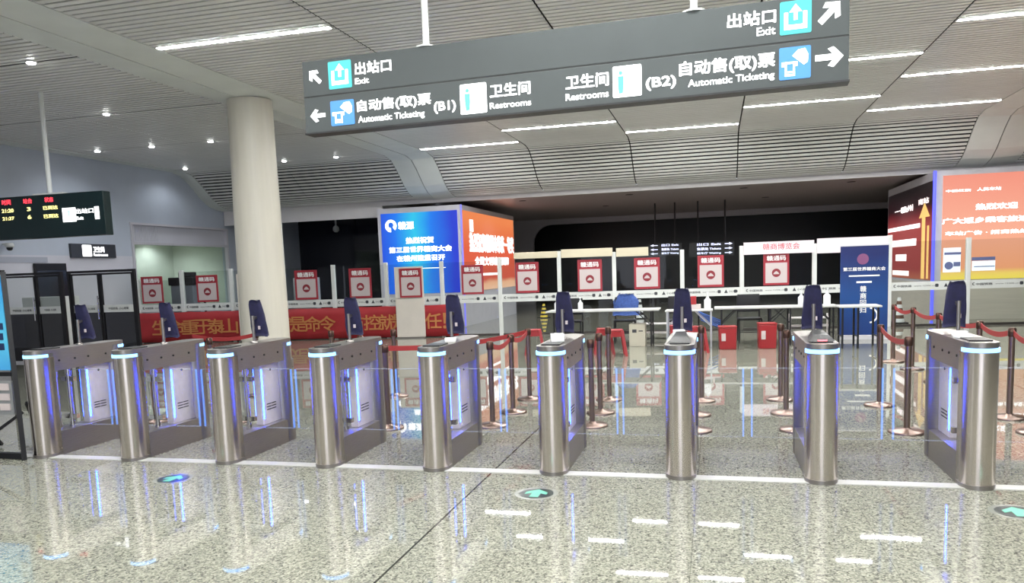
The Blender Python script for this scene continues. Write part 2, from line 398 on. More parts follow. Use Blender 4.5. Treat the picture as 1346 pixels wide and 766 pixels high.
# ================================================================ CEILING LAMPS
bays = {'A': (-6.93, -4.42), 'B': (-4.42, -1.95), 'C': (-1.95, .54), 'D': (.54, 3.0), 'E': (3.0, 5.48)}
rows = {'A': [8.92, 18.2], 'B': [13.4, 16.6], 'C': [8.75, 11.6, 14.85, 18.05], 'D': [10.0, 13.1, 16.2], 'E': [8.4, 11.5, 14.63, 17.7]}
for k in 'ABCDE':
    rows[k] += {'A': [5.6, 2.4, -.8], 'B': [4.0, .8, -2.2], 'C': [5.5, 2.3, -.9], 'D': [4., .8, -2.2], 'E': [5.3, 2.1, -1.0]}[k]  # unseen rows carried on overhead and behind the camera, for lighting
place = {'A': 'in the bay right of the beam', 'B': 'in the second bay from the beam', 'C': 'in the middle bay', 'D': 'in the second bay from the right', 'E': 'in the rightmost bay'}
order = ['farthest of them', 'second farthest', 'third farthest', 'fourth farthest', 'fifth farthest', 'sixth farthest', 'seventh farthest', 'nearest of all']
lamp0 = None
for b, (xa, xb) in bays.items():
    ys = sorted(rows[b], reverse=True)
    for k, yy in enumerate(ys):
        lab = 'white ceiling light line %s, %s' % (place[b], order[k])
        loc = ((xa+xb)/2, yy, HC)
        if lamp0 is None:
            lamp0 = thing('linear_lamp', lab, 'ceiling light', loc, group='ceiling light lines')
            MB().box(-1.22, 1.22, -.04, .04, -.008, .0).build('housing', white_paint, lamp0)
            MB().box(-1.21, 1.21, -.036, .036, -.0095, -.008).build('diffuser', lamp_m, lamp0)
        else: dup(lamp0, loc, lab)
def beam(loc, watt, r=.06):
    l = bpy.data.lights.new('lamp_beam', 'SPOT'); l.energy = watt; l.spot_size = math.radians(150); l.spot_blend = .6; l.shadow_soft_size = r; l.color = (.93, .97, 1)
    o = bpy.data.objects.new('lamp_beam', l); o.location = loc; COL.objects.link(o)
dl0 = None
for q in office_beams: beam(q, 60)
dls = [(-8.8, 8.83), (-10.33, 11.87), (-13.4, 15.02), (-11.97, 15.02), (-10.48, 15.02), (-13.6, 18.3), (-10.66, 18.3), (-9.2, 18.3), (-12.1, 18.3)]
dlab = ['nearest one, close to the beam', 'alone in the second row', 'leftmost of the row of three', 'middle of the row of three', 'rightmost of the row of three, left of the column',
        'leftmost of the far row', 'just right of the column in the far row', 'rightmost of the far row', 'hidden by the column in the far row']
for k, (x, yy) in enumerate(dls[:8]):
    lab = 'small white ceiling downlight, ' + dlab[k]
    if dl0 is None:
        dl0 = thing('downlight', lab, 'ceiling light', (x, yy, HC), group='small downlights of the left bay')
        MB().lathe([(.075, 0), (.075, -.015), (.06, -.015)], n=20).build('trim_ring', white_paint, dl0)
        MB().lathe([(.055, -.016), (.05, -.03), (.02, -.035)], n=20).build('bulb', spot_m, dl0)
    else: dup(dl0, (x, yy, HC), lab)
    beam((x, yy, HC-.06), 25 if x < -13 else 75)

rd0 = None  # added lamps, unseen from the camera, brightening the floor of the hall behind
for q, (x, yy) in enumerate([(-5.6, 23.2), (-2.4, 23.2), (.8, 23.2), (3.6, 23.2), (-3.6, 27.0), (1.6, 27.0)]):
    lab = 'added unseen downlight in the soffit of the hall behind, ' + ['front row leftmost', 'front row second from left', 'front row third from left', 'front row rightmost', 'back row left', 'back row right'][q]
    if rd0 is None:
        rd0 = thing('added_downlight', lab, 'ceiling light', (x, yy, 3.57), group='added downlights of the hall behind')
        MB().lathe([(.11, 0), (.11, -.01), (.09, -.01)], n=20).build('trim_ring', black_metal, rd0)
    else: dup(rd0, (x, yy, 3.57), lab)
    beam((x, yy, 3.5), 190, .05)

# ================================================================ HANGING SIGN
A = Vector((-3.547, 6.5, 0)); B = Vector((.943, 6.25, 0))
U = (B-A); SW = U.length; U.normalize(); Nn = Vector((U.y, -U.x, 0))
zb0 = P(403, 177, 1, 6.5).z; zb1 = P(1116, 103, 1, 6.25).z; ZB = (zb0+zb1)/2; SH = .62
sg = thing('hanging_sign', 'wide grey two-row exit and restroom sign hanging on two white poles above the gates', 'sign', (0, 0, 0))
O = A+ZH*ZB
SF = (O, U, ZH, Nn); px = Px(SF)
MB().rect(SF, 0, .315, SW, SH, -.14, 0).build('upper_panel', sign_m, sg, bevel=.004)
MB().rect(SF, 0, .0, SW, .305, -.14, 0).build('lower_panel', sign_m, sg, bevel=.004)
MB().rect(SF, -.006, -.012, SW+.006, .002, -.15, .006).rect(SF, 0, .303, SW, .317, -.13, -.004).build('frame_edge', sign_edge, sg)
for xx, yy, i in ((556, 60, 0), (911, 12, 1)):
    u, v = px.uv(xx, yy); q = O+U*u-Nn*.07
    MB().tube((q.x, q.y, ZB+SH), (q.x, q.y, HC+.03), .028).lathe([(.09, ZB+SH), (.09, ZB+SH+.012), (.03, ZB+SH+.03)], q.x, q.y).build('pole', white_paint, sg)
def stext(body, lb, rt, bold=.02):
    u0, v0 = px.uv(*lb); u1, v1 = px.uv(*rt); MB().text(body, SF, u0, v0, u1, v1, .003, bold).build('lettering', letter_w, sg)
stext('出站口', (467, 99), (514, 76.5), .022); stext('Exit', (467, 111), (485, 101), .012)
stext('自动售(取)票', (470, 149.5), (566, 121.5), .022); stext('Automatic', (471.3, 161.5), (515.2, 148.5), .012); stext('Ticketing', (519, 159), (558, 144.3), .012)
stext('(B1)', (571, 150), (599, 131), .022)
stext('卫生间', (644.3, 129), (697, 105.6), .022); stext('Restrooms', (644.3, 143.5), (698, 129.8), .012)
stext('卫生间', (743.7, 118.4), (800, 93.8), .022); stext('Restrooms', (743.7, 132.8), (800, 118), .012)
stext('(B2)', (849.2, 119.8), (888.6, 98.3), .022)
stext('自动售(取)票', (893, 103.5), (1018.7, 67.8), .022); stext('Automatic', (904.5, 114.6), (962.6, 99.3), .012); stext('Ticketing', (967, 110.5), (1018, 93.2), .012)
stext('出站口', (956, 38), (1020, 10.7), .022); stext('Exit', (994.6, 47.7), (1019.3, 33.8), .012)
def arrow(cx, cy, ang, s):
    u, v = px.uv(cx, cy); ca, sa = math.cos(ang), math.sin(ang)
    pts = [(-1, -.22), (.25, -.22), (-.1, -.62), (.3, -.75), (1, 0), (.3, .75), (-.1, .62), (.25, .22), (-1, .22)]
    MB().plate([(u+s*(x*ca-y*sa), v+s*(x*sa+y*ca)) for x, y in pts], SF, 0, .004).build('arrow', letter_w, sg)
arrow(414, 101, math.radians(135), .075); arrow(418, 152, math.pi, .075)
arrow(1091, 16, math.radians(45), .095); arrow(1090, 75, 0, .095)
def icon(lb, rt, m, deco):
    u0, v0 = px.uv(*lb); u1, v1 = px.uv(*rt); o = MB().plate([(a, b) for a, b in rounded(u0, v0, u1, v1, .012, 3)], SF, 0, .005).build('pictogram', m, sg)
    W_, H_ = u1-u0, v1-v0; q = MB(); q2 = []
    R = lambda a, b, d, e: q.rect(SF, u0+a*W_, v0+b*H_, u0+d*W_, v0+e*H_, .005, .008)
    if deco == 'exit':
        R(.14, .14, .86, .28); R(.14, .28, .26, .66); R(.74, .28, .86, .66)
        q.plate([(u0+x*W_, v0+y*H_) for x, y in ((.44, .42), (.56, .42), (.56, .66), (.7, .66), (.5, .9), (.3, .66), (.44, .66))], SF, .005, .008)
    elif deco == 'ticket':
        R(.08, .48, .58, .54); R(.08, .4, .16, .48); R(.5, .4, .58, .48); R(.18, .1, .24, .48); R(.44, .1, .5, .48); R(.18, .1, .5, .16); R(.27, .2, .42, .25)
        q.plate([(u0+x*W_, v0+y*H_) for x, y in ((.42, .72), (.6, .9), (.82, .92), (.92, .72), (.9, .5), (.78, .42))], SF, .005, .008)
    q.build('symbol', letter_w, o)
icon((433, 118), (461, 78), ico_teal, 'exit'); icon((436, 166), (465, 130), ico_blue, 'ticket')
icon((1025, 47), (1067, -2), ico_teal, 'exit'); icon((1024, 106), (1066, 59), ico_blue, 'ticket')
for lb, rt in (((606, 151), (639, 108)), ((806, 129), (843, 84))):
    u0, v0 = px.uv(*lb); u1, v1 = px.uv(*rt); W_, H_ = u1-u0, v1-v0
    o = MB().plate(rounded(u0, v0, u1, v1, .012, 3), SF, 0, .005).build('pictogram', letter_w, sg)
    for a, m in ((.28, ico_green), (.68, ico_pink)):
        MB().plate([(u0+(a+x)*W_, v0+y*H_) for x, y in ((-.07, .12), (.07, .12), (.1, .4), (.1, .68), (-.1, .68), (-.1, .4))], SF, .005, .008).disc(SF, u0+a*W_, v0+.78*H_, .07*W_, .005, .008, 14).build('figure', m, o)

# ================================================================ DEPARTURE DISPLAY (left)
YD = 10.15
d0 = P(140, 309, 1, YD); d1 = P(134, 250, 1, YD)
ZD0, ZD1, XD1 = (d0.z+P(0, 315, 1, YD).z)/2, (d1.z+P(0, 260, 1, YD).z)/2, (d0.x+d1.x)/2
dp = thing('train_display', 'dark hanging train display with red and yellow lines and exit number 1', 'display', (0, 0, 0))
DF = front(0, YD, 0); dx = Px(DF)
MB().box(XD1-2.7, XD1, YD, YD+.16, ZD0, ZD1).build('casing', disp_m, dp, bevel=.01)
u, v = dx.uv(60, 250)
MB().tube((u, YD+.08, ZD1), (u, YD+.08, HC), .035).box(u-.28, u+.28, YD+.02, YD+.14, ZD1, ZD1+.025).build('pole', white_paint, dp)
def dtext(body, lb, rt, m, name, bold=.03):
    u0, v0 = dx.uv(*lb); u1, v1 = dx.uv(*rt); MB().text(body, DF, u0, v0, u1, v1, .006, bold).build(name, m, dp)
dtext('时间', (3, 270), (14, 262), led_red, 'heading'); dtext('站台', (31, 268), (42, 260.5), led_red, 'heading'); dtext('状态', (59, 266), (70, 258.5), led_red, 'heading')
dtext('21:20', (3, 280), (18, 274), led_yel, 'led_line'); dtext('21:37', (4, 290), (19, 284.5), led_yel, 'led_line')
dtext('3', (36, 277.5), (40.5, 272), led_yel, 'led_line'); dtext('6', (37, 288), (41.5, 282.5), led_yel, 'led_line')
dtext('已到达', (57, 276), (76, 269.5), led_yel, 'led_line'); dtext('已到达', (58, 287), (77, 280.5), led_yel, 'led_line')
dtext('出站口', (100, 281), (123, 273), letter_w, 'lettering'); dtext('Exit', (101, 289), (110, 284), letter_w, 'lettering', .02); dtext('1', (125.6, 288), (130, 271), letter_w, 'lettering')
u0, v0 = dx.uv(83.5, 292); u1, v1 = dx.uv(99, 272.5)
o = MB().rect(DF, u0, v0, u1, v1, 0, .006).build('pictogram', letter_w, dp)
W_, H_ = u1-u0, v1-v0
MB().plate([(u0+x*W_, v0+y*H_) for x, y in ((.44, .4), (.56, .4), (.56, .66), (.68, .66), (.5, .88), (.32, .66), (.44, .66))], DF, .006, .009).rect(DF, u0+.16*W_, v0+.14*H_, u0+.84*W_, v0+.22*H_, .006, .009).build('symbol', mat('mint symbol', (.2, .4, .4, 1), .5, 0, c(190, 230, 220), 1.), o)

# ================================================================ LIGHT BOXES
def text_px(par, body, pf, lb, rt, d=.006, bold=.03, m=None):
    u0, v0 = pf.uv(*lb); u1, v1 = pf.uv(*rt); MB().text(body, pf.fr, u0, v0, u1, v1, d, bold).build('lettering', m or letter_w, par)
def rect_px(mb, pf, lb, rt, d0=.0, d1=.006):
    u0, v0 = pf.uv(*lb); u1, v1 = pf.uv(*rt); mb.rect(pf.fr, u0, v0, u1, v1, d0, d1)
YL = 20.5; XLC = P(608, 340, 1, YL).x; XLL = P(499, 340, 1, YL).x; ZLT = P(608, 268.5, 1, YL).z; YLE = 26.3
lb_ = thing('light_box', 'large lit advertising box with a blue front and an orange side behind the glass partition', 'light box', (0, 0, 0))
MB().box(XLL, XLC, YL, YLE, .0, .82).build('plinth', frame_grey, lb_)
MB().box(XLL, XLC, YL, YLE, .82, ZLT).build('casing', frame_grey, lb_)
LF = (Vector((0, YL, 0)), XH, ZH, -YH); lf = Px(LF)
LS = (Vector((XLC, 0, 0)), YH, ZH, XH); ls = Px(LS)
blue_s = grad_screen('blue screen', [(0, c(26, 70, 224)), (.25, c(20, 120, 246)), (.5, c(40, 205, 244)), (.72, c(16, 130, 246)), (1, c(30, 60, 216))], 0, 1.05, .12)
or_s = grad_screen('orange screen', [(0, c(255, 214, 180)), (.14, c(250, 190, 150)), (.2, c(222, 92, 70)), (.6, c(232, 100, 66)), (1, c(246, 140, 84))], 2, 1.05, .12)
a = MB().rect(LF, XLL+.1, .95, XLC-.1, ZLT-.14, 0, .012).build('blue_screen', blue_s, lb_)
b = MB().rect(LS, YL+.12, .95, YLE-.1, ZLT-.14, 0, .012).build('orange_screen', or_s, lb_)
for bd, q0, q1 in (('热烈祝贺', (534, 320.5), (570, 310.5)), ('第三届世界赣商大会', (512, 333), (594, 321.5)), ('在赣州隆重召开', (522, 344), (585, 333.5))): text_px(a, bd, lf, q0, q1, .016)
text_px(a, '赣源', lf, (524, 302), (544, 290.5), .016); m = MB(); rect_px(m, lf, (523, 354), (586, 351), .012, .016); m.build('text_line', letter_w, a); m = MB()
u, v = lf.uv(514, 297); m.plate([(u+.17*math.cos(t/10)*(1-.0), v+.17*math.sin(t/10)) for t in range(-8, 48)]+[(u+.08*math.cos(t/10), v+.02+.08*math.sin(t/10)) for t in range(47, -9, -1)], LF, .012, .016)
m.build('swirl_logo', letter_w, a)
text_px(b, '热烈祝贺赣州市荣获一等奖', ls, (617, 331), (674, 312), .016); text_px(b, '全国文明城市授牌', ls, (624, 349), (668, 338), .016)
for lb, rt in (((617, 304), (621, 289)), ((634, 362), (656, 358))): m = MB(); rect_px(m, ls, lb, rt, .012, .016); m.build('text_line', letter_w, b)
MB().tube((XLC+.02, YL-.02, .02), (XLC+.02, YL-.02, ZLT), .022).build('corner_led', mat('violet led', (.1, .1, .4, 1), .4, 0, c(120, 118, 235), 1.0), lb_)

YR = 20.3; XRC = P(1227, 340, 1, YR).x; ZRT = 3.45; YRE = 25.4; XRE = 9.6
rb_ = thing('light_box', 'large lit advertising box with a salmon orange front at the right edge', 'light box', (0, 0, 0))
MB().box(XRC, XRE, YR, YRE, 0, .86).build('plinth', noisy(mat('olive plinth', c(200, 194, 182), .4, .0), 3, .05, (.3, 1, 6)), rb_)
MB().box(XRC, XRE, YR, YRE, .86, ZRT).build('casing', frame_grey, rb_)
RF = (Vector((0, YR, 0)), XH, ZH, -YH); rf = Px(RF)
RS = (Vector((XRC, 0, 0)), -YH, ZH, -XH); rs = Px(RS)
or2 = grad_screen('salmon screen', [(0, c(255, 236, 90)), (.07, c(255, 222, 110)), (.12, c(248, 168, 120)), (.5, c(250, 176, 148)), (1, c(244, 150, 128))], 2, 1.12, .03)
dk2 = grad_screen('dark red screen', [(0, c(200, 120, 90)), (.15, c(170, 72, 70)), (.6, c(186, 80, 78)), (.72, c(130, 44, 50)), (.82, c(50, 24, 30)), (1, c(24, 18, 22))], 2, .9, .08)
a = MB().rect(RF, XRC+.16, .93, XRE-.1, ZRT-.12, 0, .012).build('salmon_screen', or2, rb_)
b = MB().rect(RS, -YRE+.1, .93, -YR-.16, ZRT-.2, 0, .012).build('dark_red_screen', dk2, rb_)
text_px(a, '中国红旗', rf, (1243, 253), (1276, 248), .016, .02); text_px(a, '人民车站', rf, (1284, 251), (1316, 245), .016, .02)
text_px(a, '热烈欢迎', rf, (1282, 276), (1338, 265), .016)
u0, v0 = rf.uv(1238, 295); u1, v1 = rf.uv(1352, 282); MB().text('广大返乡乘客旅途愉快平安', RF, u0, v0, u1+.9, v1, .016, .03).build('lettering', letter_w, a)
u0, v0 = rf.uv(1242, 310); u1, v1 = rf.uv(1352, 300); MB().text('车站广告 · 招商热线欢迎来电', RF, u0, v0, u1+.8, v1, .016, .02).build('lettering', letter_w, a)
for lb, rt in (((1239, 358), (1263, 325)), ((1277, 356), (1308, 342))): m = MB(); rect_px(m, rf, lb, rt, .012, .016); m.build('inset_picture', mat('white inset', (.8, .8, .8, 1), .5, 0, c(214, 230, 246), .74), a)
slate = mat('slate inset', (.1, .1, .2, 1), .5, 0, c(74, 84, 120), .9)
for lb, rt in (((1241, 335), (1263, 331)), ((1253, 350), (1262, 344)), ((1277, 342.5), (1308, 337)), ((1280, 351), (1307, 349))): m = MB(); rect_px(m, rf, lb, rt, .012, .02); m.build('inset_detail', slate, a)
u0, v0 = rf.uv(1243, 352); MB().disc(RF, u0+.06, v0+.05, .09, .016, .02).build('inset_detail', slate, a)
soft_l = mat('soft lit lettering', (.8, .8, .8, 1), .5, 0, c(250, 226, 224), 1.1)
text_px(b, '一赣州', rs, (1177, 283), (1201, 268), .016, .03, soft_l); text_px(b, '南站', rs, (1208, 270), (1222, 258), .016, .03, soft_l)
for lb, rt in (((1168, 306), (1210, 293)), ((1173, 325), (1205, 313)), ((1178, 343), (1192, 334)), ((1174, 361), (1195, 356))): m = MB(); rect_px(m, rs, lb, rt, .012, .016); m.build('text_field', soft_l, b)
m = MB(); rect_px(m, rs, (1211, 366), (1217, 285), .012, .018); rect_px(m, rs, (1218, 366), (1222, 296), .012, .018)
u0, v0 = rs.uv(1209, 287); u1, v1 = rs.uv(1223, 287); m.plate([(u0, v0), (u1, v0), ((u0+u1)/2, v0+.35)], RS, .012, .018)
m.build('golden_tower', mat('golden picture', (.5, .3, .1, 1), .5, 0, c(246, 204, 120), .74), b)
MB().tube((XRC-.02, YR-.03, .02), (XRC-.02, YR-.03, ZRT), .035).build('corner_led', mat('deep blue led', (.05, .05, .4, 1), .4, 0, c(78, 84, 240), 1.6), rb_)

# ================================================================ GLASS PARTITION
PO = Vector((-1.5, 17.9, 0)); TH = math.atan(.1)
PU = Vector((math.cos(TH), math.sin(TH), 0)); PN = Vector((PU.y, -PU.x, 0))
PF = (PO, PU, ZH, PN); pp = Px(PF)
posts = [183, 241, 306, 371, 440, 509, 582, 658, 736, 808, 897, 975, 1070, 1168, 1271, 1388]
tops = [372, 355, 353, 351, 348, 345, 343, 338, 330, 331, 328, 323, 320, 309, 312, 308]
pu = [pp.uv(x, 392)[0] for x in posts]
ptop = [min(max(pp.uv(x, y)[1], 1.6), 2.0) for x, y in zip(posts, tops)]
near_what = ['behind the left end of the red banner', 'above the banner beside the dark scanner', 'at the cream column, left board in front', 'right of the left white board', 'above the middle of the red banner',
             'with the right white board in front', 'at the right end of the red banner', 'in front of the orange lit side', 'left of the folding table', 'behind the long white table', 'over the small silver table',
             'behind the black table', 'left of the blue roll-up', 'behind the rope stanchions', 'at the right edge before the salmon screen']
BZ0, BZ1 = .78, .96
for k in range(15):
    L_ = pu[k+1]-pu[k]; q = PO+PU*pu[k]
    t = thing('glass_partition', 'white framed glass partition bay ' + near_what[k], 'partition', q, TH, 'white framed glass partition bays')
    short = k in (9, 10, 11)
    MB().box(-.045, .045, -.045, .045, .74 if short else 0, ptop[k]).build('post', white_paint, t, bevel=.008)
    MB().box(.045, L_-.045, -.02, .02, BZ0, BZ1).build('band', white_paint, t)
    MB().box(.045, L_-.045, -.005, .005, BZ1, min(ptop[k], ptop[k+1])-.04).build('upper_pane', part_glass, t)
    MB().box(.045, L_-.045, -.005, .005, .05, BZ0).build('lower_pane', part_glass, t)
    MB().box(.045, L_-.045, -.03, .03, 0, .05).build('floor_rail', mat('dark rail', c(70, 66, 64), .4, .4), t)
    m = MB(); f = front(0, -.02, 0); e = L_-.1
    m.text('中国铁路', f, .16, .85, .16+.2*e, .9, .003, .01); m.text('www.12306.cn', f, .18+.22*e, .86, .18+.5*e, .89, .003, 0)
    m.plate([(.13, .845), (.09, .86), (.09, .9), (.13, .915), (.13, .9), (.105, .89), (.105, .87), (.13, .86)], f, 0, .003)
    m.plate(rounded(.1+.56*e, .84, .17+.56*e, .91, .02, 3), f, 0, .003); m.plate([(.1+.68*e, .84), (.18+.68*e, .84), (.14+.68*e, .92)], f, 0, .003)
    m.text('小心玻璃', f, .2+.68*e, .85, .2+.84*e, .9, .003, .01); m.plate(rounded(.0+.94*e, .84, .07+.94*e, .91, .02, 3), f, 0, .003)
    m.build('lettering', letter_k, t)
MB_END = thing('partition_post', 'white end post of the glass partition at the right edge', 'post', PO+PU*pu[15], TH)
MB().box(-.045, .045, -.045, .045, 0, 1.9).build('shaft', white_paint, MB_END, bevel=.008)
# header panels over the partition
heads = [((676, 340.5), (733, 330), 'left cream header panel over the partition beside the orange screen'), ((738, 339), (805, 325.5), 'middle cream header panel over the partition'), ((810, 337.5), (852, 324.5), 'right cream header panel over the partition beside the dark sign')]
head_m = noisy(mat('cream header', c(206, 196, 172), .5), 2, .05)
for lb, rt, lab in heads:
    u0, v0 = pp.uv(*lb); u1, v1 = pp.uv(*rt)
    tag(MB().rect(PF, u0, v0, u1, v1, .05, .09).build('header_panel', head_m, bevel=.004), lab, 'panel', 'header panels')
for lb, rt, lab, tx in (((977, 335), (1069, 315.5), 'wide white header panel with faint red writing', '赣商博览会'), ((1073, 333), (1166, 310), 'white header panel above the blue roll-up stand', '')):
    u0, v0 = pp.uv(*lb); u1, v1 = pp.uv(*rt)
    o = thing('header_panel', lab, 'panel', (0, 0, 0), group='header panels')
    MB().rect(PF, u0, v0, u1, v1, .05, .09).build('board', mat('pink white board', c(226, 212, 220), .5), o)
    if tx: MB().text(tx, PF, u0+.4, v0+.09, u1-.3, v1-.04, .093, .0).build('lettering', letter_r, o)
# red banner
u0, v0 = pp.uv(184, 448); u1, v1 = pp.uv(602, 396)
VB0, VB1 = .02, .765
bn = thing('banner', 'long red cloth banner with golden slogan hanging along the partition', 'banner', PO, TH)
m = MB(); n = 80; vs = []
for i in range(n+1):
    for j in range(5):
        uu = u0+(u1-u0)*i/n; vv = VB0+(VB1-VB0)*j/4-.012*abs(math.sin(i*.45))*(j == 4)
        vs.append((uu, -(.07+.012*math.sin(i*.5)+.008*math.sin(i*1.3+j)), vv))
m.add(vs, [(i*5+j, (i+1)*5+j, (i+1)*5+j+1, i*5+j+1) for i in range(n) for j in range(4)], True)
o = m.build('cloth', red_cloth, bn); so = o.modifiers.new('solid', 'SOLIDIFY'); so.thickness = .006
m = MB()
def btext(s, xs, y0=438, y1=413):
    for ch, x in zip(s, xs):
        a0, b0 = pp.uv(x-10.5, 0+y0); a1, b1 = pp.uv(x+10.5, y1); MB().text(ch, LOCF, a0, .2, a1, .57, .1, .012).build('lettering', gold, bn)
btext('生命重于泰山', [214, 234, 253, 270, 286, 304]); btext('疫情就是命令', [342, 358, 376, 394, 413, 432]); btext('防控就是责任', [469, 491, 510, 528, 548, 571])
a0, b0 = pp.uv(584, 430); MB().text('！', LOCF, a0, .2, a0+.08, .57, .1, .012).build('lettering', gold, bn)
# white boards in front of the banner
for x0, x1, yt, lab in ((319, 355, 360, 'tall white board carrying a health-code poster, in front of the left half of the banner'), (524, 561, 351, 'tall white board carrying a health-code poster, in front of the right half of the banner')):
    a0 = pp.uv(x0, 420)[0]; a1 = pp.uv(x1, 420)[0]; vt = pp.uv(x0, yt)[1]
    t = thing('display_board', lab, 'board', PO+PU*a0, TH, 'white poster boards')
    MB().box(0, a1-a0, -.17, -.14, 0, .93).box(0, a1-a0, -.17, -.14, .94, vt).build('board', board_white, t, bevel=.004)
    MB().box(0, a1-a0, -.26, -.13, 0, .03).build('foot', steel_flat, t)
# health code posters (the printed code itself left out)
plist = [(189, 399, 214, 363), (261, 397, 286, 361), (326, 397, 350, 361), (390, 394, 417, 354.5), (461, 392.5, 488, 352), (529, 391, 556, 352), (608, 387, 635, 347.5), (679, 385, 708, 344), (760, 383.5, 791, 340.5), (834, 380, 867, 338), (917, 377.5, 951, 335), (1003, 375, 1037, 332)]
pwhere = ['leftmost, before the office window', 'second from the left, before the office window', 'on the left white board', 'right of the cream column', 'before the dark glass left of the blue screen', 'on the right white board', 'at the corner of the blue and orange screens',
          'right of the orange screen', 'under the middle cream header', 'under the right cream header', 'under the second dark guidance sign', 'rightmost, under the white header']
for k, (x0, y0, x1, y1) in enumerate(plist):
    a0, b0 = pp.uv(x0, y0); a1, b1 = pp.uv(x1, y1); b0 = max(b0, BZ1+.01) if k not in (2, 5) else b0
    w_, h_ = a1-a0, b1-b0; dd = .19 if k in (2, 5) else .03
    if k in (2, 5): dd = .172
    t = thing('poster', 'red health-code poster with white square, ' + pwhere[k], 'poster', PO+PU*a0+ZH*b0+PN*dd, TH+[.0, .02, 0, 0, -.02, 0, 0, 0, .01, 0, 0, 0][k], 'red health-code posters')
    MB().box(0, w_, -.012, 0, 0, h_).build('board', poster_red, t)
    f = front(0, -.012, 0)
    o = MB().rect(f, .08*w_, .07*h_, .92*w_, .70*h_, 0, .003).build('white_square', poster_white, t)
    MB().rect(f, .08*w_, .74*h_, .92*w_, .96*h_, 0, .002).build('heading_field', mat('deep red field', c(146, 30, 46), .4), t)
    MB().text('赣通码', f, .13*w_, .765*h_, .87*w_, .93*h_, .004, .02).build('lettering', letter_p, t)
    e = MB().disc(f, .5*w_, .385*h_, .17*w_, .003, .005).build('emblem', emblem_m, t)
    MB().plate([(.5*w_+x*.15*w_, .385*h_+y*.15*w_) for x, y in ((-.8, -.35), (.8, -.35), (.5, .15), (0, .5), (-.5, .15))], f, .005, .007).build('emblem_mark', poster_white, e)

# ================================================================ LEFT: glass doors, cabinets, wall sign
YG = 12.6
gx = lambda x, y=400: P(x, y, 1, YG).x
gz = lambda x, y: P(x, y, 1, YG).z
for (xa, xm, xb, lab) in ((6, 50, 85, 'left pair of black framed glass doors beside the blue poster stand'), (93, 134, 181, 'right pair of black framed glass doors beside the red banner')):
    A0, Am, A1 = gx(xa), gx(xm), gx(xb); zt = 1.79; FW = .045
    t = thing('glass_door', lab, 'door', (0, YG, 0), 0, 'black framed double doors')
    MB().box(A0, A1, -.03, .03, zt-FW, zt).box(A0, A0+FW, -.03, .03, 0, zt-FW).box(A1-FW, A1, -.03, .03, 0, zt-FW).build('frame', black_metal, t)
    for s, (p, q) in enumerate(((A0+.05, Am-.008), (Am+.008, A1-.05))):
        lf_ = MB().box(p, p+.035, -.02, .02, .04, zt-.055).box(q-.035, q, -.02, .02, .04, zt-.055).box(p+.035, q-.035, -.02, .02, .04, .3).box(p+.035, q-.035, -.02, .02, zt-.09, zt-.055).build('door_leaf', black_metal, t)
        MB().box(p+.035, q-.035, -.004, .004, 1.12, zt-.09).build('upper_pane', part_glass, lf_)
        MB().box(p+.035, q-.035, -.004, .004, .3, .98).build('lower_pane', dark_reflect, lf_)
        b_ = MB().box(p+.035, q-.035, -.012, .012, .98, 1.12).build('band', white_paint, lf_)
        MB().text('中国铁路  小心玻璃', front(0, -.012, 0), p+.15, 1.03, q-.15, 1.075, .003, .01).build('lettering', letter_k, lf_)
        hx = q-.08 if s == 0 else p+.08
        if s == 0: MB().tube((hx+.05, -.06, .85), (hx+.05, -.06, 1.3), .014).bar((hx+.05, -.06, .9), (hx+.05, -.01, .9), .015).bar((hx+.05, -.06, 1.25), (hx+.05, -.01, 1.25), .015).build('pull_handle', chrome, lf_)
t = thing('cabinet', 'low white cabinet standing behind the left glass doors', 'cabinet', (gx(12)-.1, 13.0, 0))
MB().box(0, 1.0, 0, .45, .05, 1.3).build('body', white_paint, t, bevel=.01)
MB().box(.02, .49, -.015, 0, .08, 1.27).build('door_panel', white_paint, t); MB().box(.51, .98, -.015, 0, .08, 1.27).build('door_panel', white_paint, t)
MB().box(.05, .95, .04, .4, 0, .05).build('plinth', black, t)
t = thing('info_screen', 'tall black switched-off screen board on the wall behind the left doors', 'screen', (-14.39, 13.95, 0))
MB().box(0, .06, 0, .85, .9, 2.02).build('casing', black, t, bevel=.008); MB().box(.06, .065, .03, .82, .94, 1.86).build('panel', mat('black screen', c(30, 30, 36), .2), t)
t = thing('wall_sign', 'small dark sign with white pictogram on the left wall above the right glass doors', 'sign', (X0, 0, 0))
WF = (Vector((X0, 0, 0)), YH, ZH, XH); wf = Px(WF); FS = (Vector((0, 0, 0)), YH, ZH, XH)
MB().rect(FS, 14.99, 2.15, 16.38, 2.475, 0, .06).build('casing', mat('charcoal sign', c(62, 64, 70), .3), t)
MB().plate(rounded(15.32, 2.18, 15.6, 2.45, .02, 3), FS, .06, .065).build('pictogram', letter_w, t); MB().text('卫生间', FS, 15.65, 2.28, 16.0, 2.42, .065, .03).build('lettering', letter_w, t); MB().text('Restrooms', FS, 15.65, 2.19, 16.1, 2.26, .065, .02).build('lettering', letter_w, t)
t = thing('security_camera', 'white dome camera on the left wall below the train display', 'camera', P(4, 321, 0, X0+.02))
MB().tube((0, 0, .0), (.16, 0, -.02), .025).lathe([(.07, .02), (.085, -.02), (.085, -.06), (.05, -.07)], .16, 0).build('housing', white_paint, t)
MB().lathe([(.06, -.071), (.055, -.11), (.03, -.135)], .16, 0).build('dome', black, t)
cp = P(446, 284, 2, 3.56)
t = thing('security_camera', 'white pole-mounted camera hanging from the soffit left of the blue screen', 'camera', (cp.x, cp.y-.3, 3.56))
MB().tube((0, 0, 0), (0, 0, -.36), .03).build('pole', white_paint, t)
MB().lathe([(.05, -.34), (.1, -.4), (.11, -.5), (.05, -.56)]).build('dome', white_paint, t)
